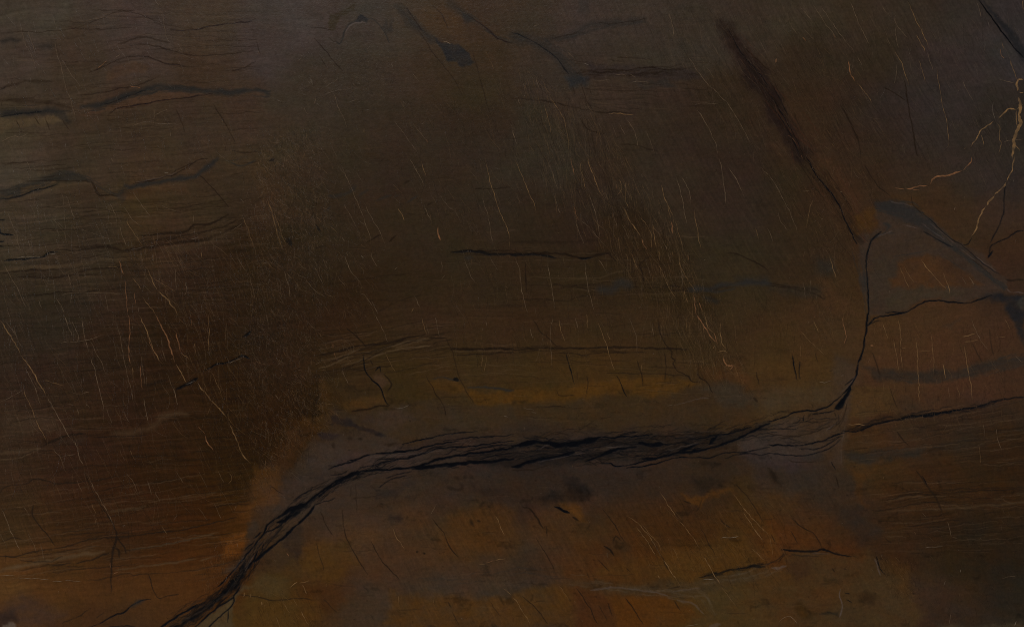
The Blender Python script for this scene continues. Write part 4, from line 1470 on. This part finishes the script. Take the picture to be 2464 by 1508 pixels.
P 44,36,27 .45 40|880,680 1130,700 1140,830 900,840
k 18 .55|1800,1030 1900,1010 2100,960 2300,930 2440,920
k 18 .8|410,350 450,370 550,410
d 16 .7|580,450 640,480
d 14 .7|100,350 180,380 240,460 300,560
d 9 .7|330,540 335,630
d 8 .7|230,650 310,780 370,880 410,960
d 8 .7|870,370 1000,550 1080,690
d 14 .8|880,730 940,760 980,825
d 12 .6|970,700 1000,630 1040,670
d 9 .6|830,860 930,970
d 10 .6|1100,940 1130,980
d 9 .7|620,1130 720,1280 820,1470
d 8 .7|100,1210 240,1340 340,1470
d 9 .7|1090,1230 1180,1350 1260,1480
d 8 .6|920,1270 960,1400
d 8 .6|1820,560 1880,680 1950,810
d 12 .7|1650,290 1720,320
d 8 .6|2150,130 2290,290 2420,500
d 9 .5|1830,270 1800,350 1760,400
d 8 .5|840,1300 920,1450
d 10 .6|1560,1260 1620,1340
d 14 .5|1500,1140 1620,1120
d 9 .6|720,990 740,1030
d 12 .5|2000,460 2040,510 2100,550
g 8 .75|1410,190 1500,330 1600,480
g 7 .7|1600,480 1730,630 1810,760
g 9 .8|1840,820 1920,960 2010,1110
g 6 .6|2010,1110 2100,1240 2170,1320
g 7 .7|1860,830 1870,900
g 9 .7|1180,530 1300,680 1400,850
g 8 .6|1080,430 1200,500 1330,650 1450,860
g 10 .8|1450,860 1530,980 1590,1060
g 7 .6|1230,500 1400,700 1440,790
d 9 .5|1340,660 1460,870 1500,960
g 8 .7|2210,380 2340,580 2430,700
g 8 .7|2200,330 2350,500 2480,640
g 7 .6|2130,220 2250,400
g 8 .7|2300,750 2440,880
g 10 .5|2330,560 2400,660
w 6 .7|2000,650 2100,645 2190,630
w 6 .7|1830,1045 1950,1047
g 7 .5|1540,740 1610,870
g 7 .7|0,1200 100,1350 180,1490
g 6 .5|450,1100 560,1260
p 7 .6|910,780 920,850
g 8 .7|1400,1000 1415,1045
g 6 .6|2010,790 2015,860
g 6 .5|1420,330 1440,400
w 6 .5|1660,1500 1800,1480
m 40 .4|1900,1490 2000,1475
m 16 .4|750,1150 1000,1130 1300,1160 1500,1200
m 14 .3|1550,1160 1800,1130
m 16 .4|1600,1250 1750,1290 1850,1380
m 10 .3|1480,1210 1700,1290
C 3 3
P 48,39,33 .75 30 grey_halo|-20,-10 640,-10 800,-10 810,130 850,250 950,400 1100,580 1000,660 850,560 700,480 300,250 -20,200
P 38,31,27 .6 40|680,360 900,330 960,480 1100,600 940,740 880,720 850,580 700,470
P 29,22,16 .8 12|-10,-10 60,20 110,150 40,110
P 64,40,17 .65 20|800,-10 1050,-10 900,130 880,220 970,350 900,320 830,180
P 58,38,17 .55 40|-20,200 280,270 280,420 -20,480
P 63,38,18 .65 20 ochre_bottom|-20,500 150,500 200,620 450,640 520,720 130,740 -20,560
P 70,45,19 .55 20 ochre_bottom|-20,560 60,650 140,780 120,850 -20,860
d 10 .6|1000,390 1200,370 1500,310 1800,300
d 12 .6|1150,290 1350,240 1600,230 1950,200 2480,180
t 22 .3|1150,390 1400,380 1700,370 2100,340 2480,300
t 14 .3|1150,310 1300,260 1500,250
d 9 .5|1100,270 1500,210 1900,180 2480,160
d 10 .6|1340,540 1600,500 1900,470
P 35,27,18 .6 60|1500,520 2000,460 2480,420 2480,1000 2000,950 1900,780 1700,650
d 18 .5|1430,0 1520,130 1620,270 1680,400
k 9 .7|1490,60 1530,140
k 10 .8|1040,820 1080,950 1130,1000
d 8 .7|240,470 350,560 430,600 500,690 520,740
d 9 .7|30,620 80,700
d 8 .7|220,580 290,700
d 9 .7|655,60 670,130 690,180
d 8 .6|1130,660 1190,690
P 56,43,26 .75 40 grey_low|150,780 500,790 900,850 960,760 1040,850 1130,1000 1250,1080 1400,1180 1500,1400 1400,1530 -20,1530 -20,960 150,880
P 62,44,21 .5 60|-20,1000 200,1000 260,1200 100,1300 -20,1250
P 62,42,22 .5 40|380,1150 620,1120 680,1250 640,1370 450,1360
k 16 .65|130,760 300,780 450,780 520,760 650,800 800,830
m 22 .5|40,935 120,935 180,920
m 10 .3|420,800 600,800
m 14 .5|1030,850 1060,950 1090,1010
m 9 .7|700,1140 690,1220 715,1290 705,1360 700,1410
p 7 .7|100,1470 150,1420 210,1405 260,1440 290,1490
P 38,28,18 .75 20|880,1200 960,1170 1040,1220 1000,1280 900,1250
P 40,31,19 .65 12|520,1040 620,1060 680,1090 560,1090
P 33,28,22 .85 8|500,1365 690,1368 690,1400 560,1395
P 43,30,12 .65 24|230,1310 330,1250 400,1350 460,1340 400,1410 320,1400
P 48,32,22 .65 24|200,850 400,850 400,1030 260,1040 190,950
k 10 .6|740,1175 790,1190
k 10 .6|760,1240 810,1275
d 14 .5|1395,1180 1410,1182
P 70,44,15 .5 16|310,1360 390,1355 390,1385 320,1390
d 12 .5|620,940 640,980
d 14 .4|730,950 760,960
P 62,44,21 .6 26 ochre_patch|1080,900 1250,880 1350,960 1360,1100 1400,1200 1300,1180 1180,1020
P 52,38,30 .5 60|1400,1100 1700,1050 1850,1150 1700,1250 1450,1250
P 34,28,22 .6 50|2200,1200 2480,1250 2480,1450 2300,1320
P 58,53,47 .75 14|1650,1494 2480,1478 2480,1530 1650,1530
w 6 .6|1500,745 1600,735 1690,725
p 7 .7|1730,490 1770,640
w 7 .7|1855,950 1858,985
w 7 .7|2390,1440 2380,1500
p 6 .5|2250,1045 2400,1010
p 6 .5|1770,640 1830,655
g 6 .5|1115,60 1120,85
p 6 .5|1480,400 1530,460
w 7 .4|1690,1110 1720,1060
p 6 .5|1760,1380 1745,1480
g 7 .5|20,640 50,820
"""

veins = build_colours()
IMG = np.clip(IMG, 3, 200)

# ------------------------------------------------------------------ from lit looks to base colours; uneven light left over stays in them
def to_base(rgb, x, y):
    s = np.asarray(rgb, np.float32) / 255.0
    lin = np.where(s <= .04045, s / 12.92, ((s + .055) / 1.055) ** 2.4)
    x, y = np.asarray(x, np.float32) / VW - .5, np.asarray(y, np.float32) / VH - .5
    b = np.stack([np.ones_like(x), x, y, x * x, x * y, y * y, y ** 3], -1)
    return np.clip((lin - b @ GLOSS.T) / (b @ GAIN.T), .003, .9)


# ------------------------------------------------------------------ the stone's material
def stone_material():
    m = bpy.data.materials.new("polished_quartzite")
    m.use_nodes = True
    nt = m.node_tree
    N, Lk = nt.nodes, nt.links
    bsdf = N["Principled BSDF"]
    attr = N.new("ShaderNodeAttribute")
    attr.attribute_name = "stone"
    geo = N.new("ShaderNodeNewGeometry")

    def noise(scale, detail, rough, stretch=(1, 1, 1), rot=0.0):
        mp = N.new("ShaderNodeMapping")
        mp.inputs["Scale"].default_value = stretch
        mp.inputs["Rotation"].default_value = (0, rot, 0)
        Lk.new(geo.outputs["Position"], mp.inputs["Vector"])
        n = N.new("ShaderNodeTexNoise")
        n.inputs["Scale"].default_value = scale
        n.inputs["Detail"].default_value = detail
        n.inputs["Roughness"].default_value = rough
        Lk.new(mp.outputs["Vector"], n.inputs["Vector"])
        return n.outputs["Fac"]

    def math_(op, a, b, c=None):
        x = N.new("ShaderNodeMath")
        x.operation = op
        for i, v in enumerate((a, b, c)):
            if v is None:
                continue
            if isinstance(v, (int, float)):
                x.inputs[i].default_value = v
            else:
                Lk.new(v, x.inputs[i])
        return x.outputs[0]

    grain = noise(420, 4, .7)
    fibre = noise(70, 5, .7, (1.0, 1.0, .22), math.radians(24))
    layer = noise(60, 5, .65, (.16, 1.0, 1.0), math.radians(4))
    f = math_("MULTIPLY_ADD", grain, .22, .89)
    f = math_("MULTIPLY", f, math_("MULTIPLY_ADD", fibre, .20, .90))
    f = math_("MULTIPLY", f, math_("MULTIPLY_ADD", layer, .22, .89))
    f = math_("MULTIPLY", f, math_("MULTIPLY_ADD", noise(120, 4, .75), .46, .77))
    mul = N.new("ShaderNodeVectorMath")
    mul.operation = "SCALE"
    Lk.new(attr.outputs["Color"], mul.inputs[0])
    Lk.new(f, mul.inputs["Scale"])
    Lk.new(mul.outputs[0], bsdf.inputs["Base Color"])
    Lk.new(math_("MULTIPLY_ADD", noise(35, 3, .6), .12, .28), bsdf.inputs["Roughness"])
    bsdf.inputs["Specular IOR Level"].default_value = .45
    bump = N.new("ShaderNodeBump")
    bump.inputs["Strength"].default_value = .5
    bump.inputs["Distance"].default_value = .0012
    hgt = math_("MULTIPLY_ADD", fibre, .45, math_("MULTIPLY_ADD", layer, .55, math_("MULTIPLY", noise(110, 5, .7), 1.1)))
    Lk.new(hgt, bump.inputs["Height"])
    Lk.new(bump.outputs["Normal"], bsdf.inputs["Normal"])
    return m


MAT = stone_material()


def mesh_object(name, co, faces, colours, parent, flat=False):
    """co (n,3), faces (m,k) index array or list of lists, colours (n,3) base colours."""
    me = bpy.data.meshes.new(name)
    co = np.ascontiguousarray(co, np.float32)
    faces = np.ascontiguousarray(faces, np.int32)
    m, k = faces.shape
    me.vertices.add(len(co))
    me.vertices.foreach_set("co", co.ravel())
    me.loops.add(m * k)
    me.loops.foreach_set("vertex_index", faces.ravel())
    me.polygons.add(m)
    me.polygons.foreach_set("loop_start", np.arange(0, m * k, k, dtype=np.int32))
    me.polygons.foreach_set("loop_total", np.full(m, k, np.int32))
    me.update(calc_edges=True)
    if not flat:
        me.polygons.foreach_set("use_smooth", np.ones(m, bool))
    a = me.attributes.new("stone", "FLOAT_COLOR", "POINT")
    rgba = np.ones((len(co), 4), np.float32)
    rgba[:, :3] = colours
    a.data.foreach_set("color", rgba.ravel())
    me.materials.append(MAT)
    o = bpy.data.objects.new(name, me)
    scene.collection.objects.link(o)
    o.parent = parent
    return o


def place(x, y):
    return (np.asarray(x) - VW / 2) * U, ZC - (np.asarray(y) - VH / 2) * U


# ------------------------------------------------------------------ the slab
slab = bpy.data.objects.new("stone_slab", None)
scene.collection.objects.link(slab)
slab["label"] = "dark brown polished stone slab with ochre bands, pale veins and a jagged black seam"
slab["category"] = "stone slab"
slab["kind"] = "thing"

THICK = .02
# black seams lie a hair below the polish
dark = np.clip((26 - IMG.max(-1)) / 16, 0, 1)
X, Z = place(PX, PY)
Y = .0007 * dark
CO = np.stack([X, Y, Z], -1).reshape(-1, 3)
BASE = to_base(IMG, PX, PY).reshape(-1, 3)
idx = np.arange(NX * NY).reshape(NY, NX)
QUADS = np.stack([idx[:-1, :-1], idx[1:, :-1], idx[1:, 1:], idx[:-1, 1:]], -1).reshape(-1, 4)
QREG = REGION[:-1, :-1].reshape(-1)

NAMES = {
    "black_seam": ("black_seam", "jagged branching black seam running up from the bottom edge and across"),
    "ochre_mid": ("ochre_band", "ochre band just above the black seam"),
    "ochre_left": ("ochre_band", "orange brown patch left of the bend in the black seam"),
    "ochre_low": ("ochre_band", "orange brown band below the striped beds"),
    "ochre_bottom": ("ochre_band", "ochre band along the bottom edge"),
    "ochre_right": ("ochre_band", "ochre patch beside the thin black crack"),
    "ochre_patch": ("ochre_patch", None),
    "grey_halo": ("grey_band", "mauve grey band wrapped round the black seam"),
    "grey_fin": ("grey_patch", "mauve grey fin shaped patch with a dark upper rim"),
    "grey_layer": ("grey_band", "thin dark grey layer crossing the brown beds"),
    "grey_low": ("grey_band", "olive grey stone below the ochre bands"),
    "purple_streak": ("purple_streak", "dark purple brown streak slanting down"),
    "black_wedge": ("black_wedge", "black wedge where the crack below the fin meets the edge"),
    "black_wedge_top": ("black_wedge", "charcoal wedge slanting along a straight fissure"),
    "crystal_patch": ("crystal_patch", None),
    "dark_band_a": ("dark_band", "blue black wavy band in the brown beds"),
    "dark_band_b": ("dark_patch", "slanting charcoal patch"),
    "dark_band_c": ("dark_band", "dusky band of fine dark lines"),
    "dark_band_d": ("dark_band", "dark band wrapped round a tan lens"),
    "dark_band_e": ("dark_band", "thin black broken line"),
    "dark_band_h": ("dark_band", "thin black line with a pale upper rim"),
    "dark_band_f": ("dark_band", "greenish black wavy band"),
    "dark_band_g": ("dark_band", "thin black streak rising to the crushed zone"),
}


def piece(quads, name, label=None):
    used, inv = np.unique(quads.ravel(), return_inverse=True)
    o = mesh_object(name, CO[used], inv.reshape(-1, 4), BASE[used], slab)
    if label:
        o["label"] = label
    return o


piece(QUADS[QREG == 0], "brown_stone")
for t in range(1, len(TAGS)):
    s = QUADS[QREG == t]
    if len(s):
        piece(s, *NAMES[TAGS[t].rstrip("0123456789")])

# sawn edges and back of the slab
x0, x1 = X[0, 0], X[0, -1]
z0, z1 = Z[-1, 0], Z[0, 0]
bev = .0015
fr = [(x0, .0008, z0), (x1, .0008, z0), (x1, .0008, z1), (x0, .0008, z1)]
mid = [(x0 - bev, .0008 + bev, z0 - bev), (x1 + bev, .0008 + bev, z0 - bev), (x1 + bev, .0008 + bev, z1 + bev), (x0 - bev, .0008 + bev, z1 + bev)]
bk = [(x, THICK, z) for x, _, z in mid]
co = np.array(fr + mid + bk)
fc = []
for r in (0, 4):
    for i in range(4):
        j = (i + 1) % 4
        fc.append([r + i, r + 4 + i, r + 4 + j, r + j])
fc.append([8, 11, 10, 9])
mesh_object("slab_edge", co, fc, np.tile((.09, .062, .042), (12, 1)), slab, flat=True)


# ------------------------------------------------------------------ pale veins: thin inlaid ribbons
def base_look(P):
    i = np.clip(((P[:, 0] - xs[0]) / STEP + .5).astype(int), 0, NX - 1)
    j = np.clip(((P[:, 1] - ys[0]) / STEP + .5).astype(int), 0, NY - 1)
    return IMG[j, i]


def ribbon(L, w, col, op, seed, ragged=.5):
    """Points, faces, colours of a slightly proud strip along L; it fades into the stone at both ends."""
    n = len(L)
    s = np.linspace(0, 1, n)
    T = np.gradient(L, axis=0)
    T /= np.maximum(1e-6, np.hypot(T[:, 0], T[:, 1]))[:, None]
    Nn = np.stack([-T[:, 1], T[:, 0]], 1)
    e = np.clip(np.minimum(s, 1 - s) * 5 + .12, 0, 1)
    k = np.arange(n) + seed * 13.7
    hw = .5 * w * e * (1 + ragged * perlin(k / 3.1, np.full(n, .4), 11))
    hw2 = .5 * w * e * (1 + ragged * perlin(k / 2.7, np.full(n, .8), 12))
    hw, hw2 = np.maximum(hw, .12) * 1.4, np.maximum(hw2, .12) * 1.4
    a, b = L + Nn * hw[:, None], L - Nn * hw2[:, None]
    dark = np.clip((26 - base_look(L).max(-1)) / 16, 0, 1) * .0007
    co = np.zeros((n, 3, 3))
    for q_, (p, y) in enumerate(((a, .0003), (L, -.0003), (b, .0003))):
        co[:, q_, 0], co[:, q_, 2] = place(p[:, 0], p[:, 1])
        co[:, q_, 1] = y + dark
    i = np.arange(n - 1)[:, None] * 3
    f = np.concatenate([i + [0, 1, 4, 3], i + [1, 2, 5, 4]], 0)
    fade = op * np.clip(np.minimum(s, 1 - s) * 6 + .25, 0, 1) * (1 + .75 * perlin(k / 3.3, np.full(n, .2), 13))
    fade = np.clip(fade, 0, 1)[:, None]
    under = base_look(L)
    look = under + fade * (np.array(col, np.float32) - under)
    look = np.repeat(look[:, None, :], 3, 1)
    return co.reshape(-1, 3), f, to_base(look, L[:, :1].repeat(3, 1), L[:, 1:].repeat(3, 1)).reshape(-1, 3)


def join(parts):
    cs, fs, ks, off = [], [], [], 0
    for c, f, k in parts:
        cs.append(c)
        fs.append(f + off)
        ks.append(k)
        off += len(c)
    return np.concatenate(cs), np.concatenate(fs), np.concatenate(ks)


rank = sorted(veins, key=lambda v: -np.hypot(*np.diff(v[3], axis=0).T).sum() * v[1] ** 1.5 * v[2])
VEIN["x"] = (24, 17, 12)
VNAME = {"p": "pale_vein", "g": "gold_vein", "o": "orange_vein", "w": "white_vein"}
fine = []
for n, (c, w, op, P, seed) in enumerate(rank):
    L = smooth_line(P, 3.6, 1.3 + .28 * w, seed)
    r = ribbon(L, w * VEIN_W, VEIN[c], min(1, op * VEIN_OP), seed)
    if n < 290:
        mesh_object(VNAME[c], r[0], r[1], r[2], slab)
    else:
        fine.append(r)


# hairlines too many to name: drawn zone by zone
R = random.Random(11)


def in_poly(x, y, P):
    c = False
    for i in range(len(P)):
        ax, ay = P[i]
        bx, by = P[(i + 1) % len(P)]
        if (ay > y) != (by > y) and x < (bx - ax) * (y - ay) / (by - ay) + ax:
            c = not c
    return c


def hairs(P, count, slope, spread, length, width, col, op, curl=.15):
    bx = [min(p[0] for p in P), max(p[0] for p in P), min(p[1] for p in P), max(p[1] for p in P)]
    made = 0
    while made < count * 2.5:
        x, y = R.uniform(bx[0], bx[1]), R.uniform(bx[2], bx[3])
        if not in_poly(x, y, P):
            continue
        made += 1
        l = R.uniform(*length) * (1 if R.random() < .8 else 1.6)
        a = math.atan2(1, slope + R.gauss(0, spread))
        n = max(4, int(l / 5))
        pts_ = [(x, y)]
        da = R.gauss(0, curl) / n
        for _ in range(n):
            a += da + R.gauss(0, .05 + curl * .25)
            x += math.cos(a) * l / n
            y += math.sin(a) * l / n
            pts_.append((x, y))
        L = np.array(pts_)
        if L[:, 0].min() < -8 or L[:, 0].max() > VW + 8 or L[:, 1].min() < -8 or L[:, 1].max() > VH + 8:
            continue
        c = VEIN["x" if R.random() < .36 else R.choice(col)]
        fine.append(ribbon(L, R.uniform(*width) * .85, c, R.uniform(*op) * .74, R.randint(0, 9999)))


hairs([(0, 480), (280, 470), (330, 760), (560, 1000), (600, 1180), (200, 1250), (0, 1150)], 330, .38, .12, (16, 95), (.7, 1.3), "ppg", (.12, .45))
hairs([(280, 560), (620, 520), (640, 960), (500, 1000)], 260, .38, .2, (14, 80), (.7, 1.4), "pgg", (.15, .5))
hairs([(440, 620), (640, 600), (620, 900), (460, 830)], 130, .3, .9, (8, 26), (.6, 1.2), "pg", (.2, .5), .5)
hairs([(620, 340), (760, 300), (800, 520), (770, 760), (790, 960), (640, 1140), (570, 1040), (600, 780)], 700, .38, .45, (8, 34), (.7, 1.3), "ppg", (.2, .6), .5)
hairs([(600, 300), (860, 300), (880, 760), (830, 1000), (600, 1240), (520, 1000)], 420, .4, .35, (8, 40), (.6, 1.2), "ppg", (.15, .5), .35)
hairs([(690, 480), (900, 560), (900, 760), (760, 740)], 120, .35, .4, (8, 30), (.6, 1.1), "pg", (.15, .45), .3)
hairs([(690, 100), (970, 110), (960, 230), (720, 260)], 110, .5, .9, (6, 18), (.6, 1.1), "pp", (.15, .4), .7)
hairs([(960, 240), (1300, 140), (1320, 420), (1160, 560), (940, 470)], 190, .42, .15, (12, 55), (.6, 1.1), "ppg", (.15, .45))
hairs([(1240, 130), (1420, 240), (1640, 560), (1800, 900), (1640, 860), (1500, 640), (1300, 420)], 400, .3, .07, (18, 95), (.6, 1.2), "pgg", (.18, .55))
hairs([(1440, 440), (1560, 430), (1740, 700), (1760, 860), (1650, 800)], 130, .22, .14, (10, 45), (.6, 1.2), "pgg", (.2, .6))
hairs([(1500, 20), (2020, 10), (2120, 330), (2080, 600), (1960, 600), (1780, 330)], 400, .55, .12, (14, 80), (.6, 1.1), "ppg", (.12, .42))
hairs([(1950, 380), (2060, 480), (2060, 760), (1950, 760)], 120, .25, .4, (8, 30), (.6, 1.2), "gg", (.15, .42), .3)
hairs([(2020, 10), (2440, 10), (2430, 420), (2150, 400)], 120, .45, .2, (12, 60), (.6, 1.1), "pp", (.12, .4))
hairs([(1080, 560), (2000, 700), (2000, 820), (1080, 860)], 200, .22, .14, (12, 55), (.6, 1.1), "pgg", (.12, .42))
hairs([(2090, 760), (2440, 760), (2440, 1000), (2100, 1000)], 80, .2, .12, (14, 60), (.6, 1.2), "gg", (.15, .4))
hairs([(640, 1400), (780, 1430), (760, 1500), (590, 1500)], 36, .55, .15, (10, 30), (.6, 1.2), "gg", (.2, .5))
hairs([(1600, 1180), (1900, 1190), (1900, 1330), (1640, 1400), (1500, 1300)], 70, .6, .06, (20, 90), (.6, 1.2), "gg", (.15, .45))
hairs([(0, 20), (600, 20), (600, 460), (0, 460)], 130, .3, .3, (10, 40), (.6, 1.0), "pp", (.12, .38))
hairs([(2100, 1330), (2200, 1340), (2210, 1440), (2140, 1430)], 60, .5, .2, (6, 18), (.6, 1.1), "gg", (.2, .5))
hairs([(2200, 1150), (2440, 1150), (2440, 1500), (2100, 1500)], 70, .35, .4, (6, 24), (.6, 1.0), "pp", (.12, .38))
hairs([(500, 1300), (590, 1280), (560, 1400), (470, 1420)], 60, .15, .3, (6, 22), (.7, 1.4), "go", (.2, .5))
hairs([(700, 900), (790, 900), (790, 1020), (640, 1120), (600, 1180)], 240, .7, .5, (6, 22), (.6, 1.2), "gg", (.2, .6), .4)
hairs([(0, 10), (2464, 10), (2464, 1498), (0, 1498)], 220, .4, .8, (3, 12), (.6, 1.4), "pgw", (.2, .6), .4)
o = mesh_object("fine_veins", *join(fine), slab)
o["kind"] = "stuff"
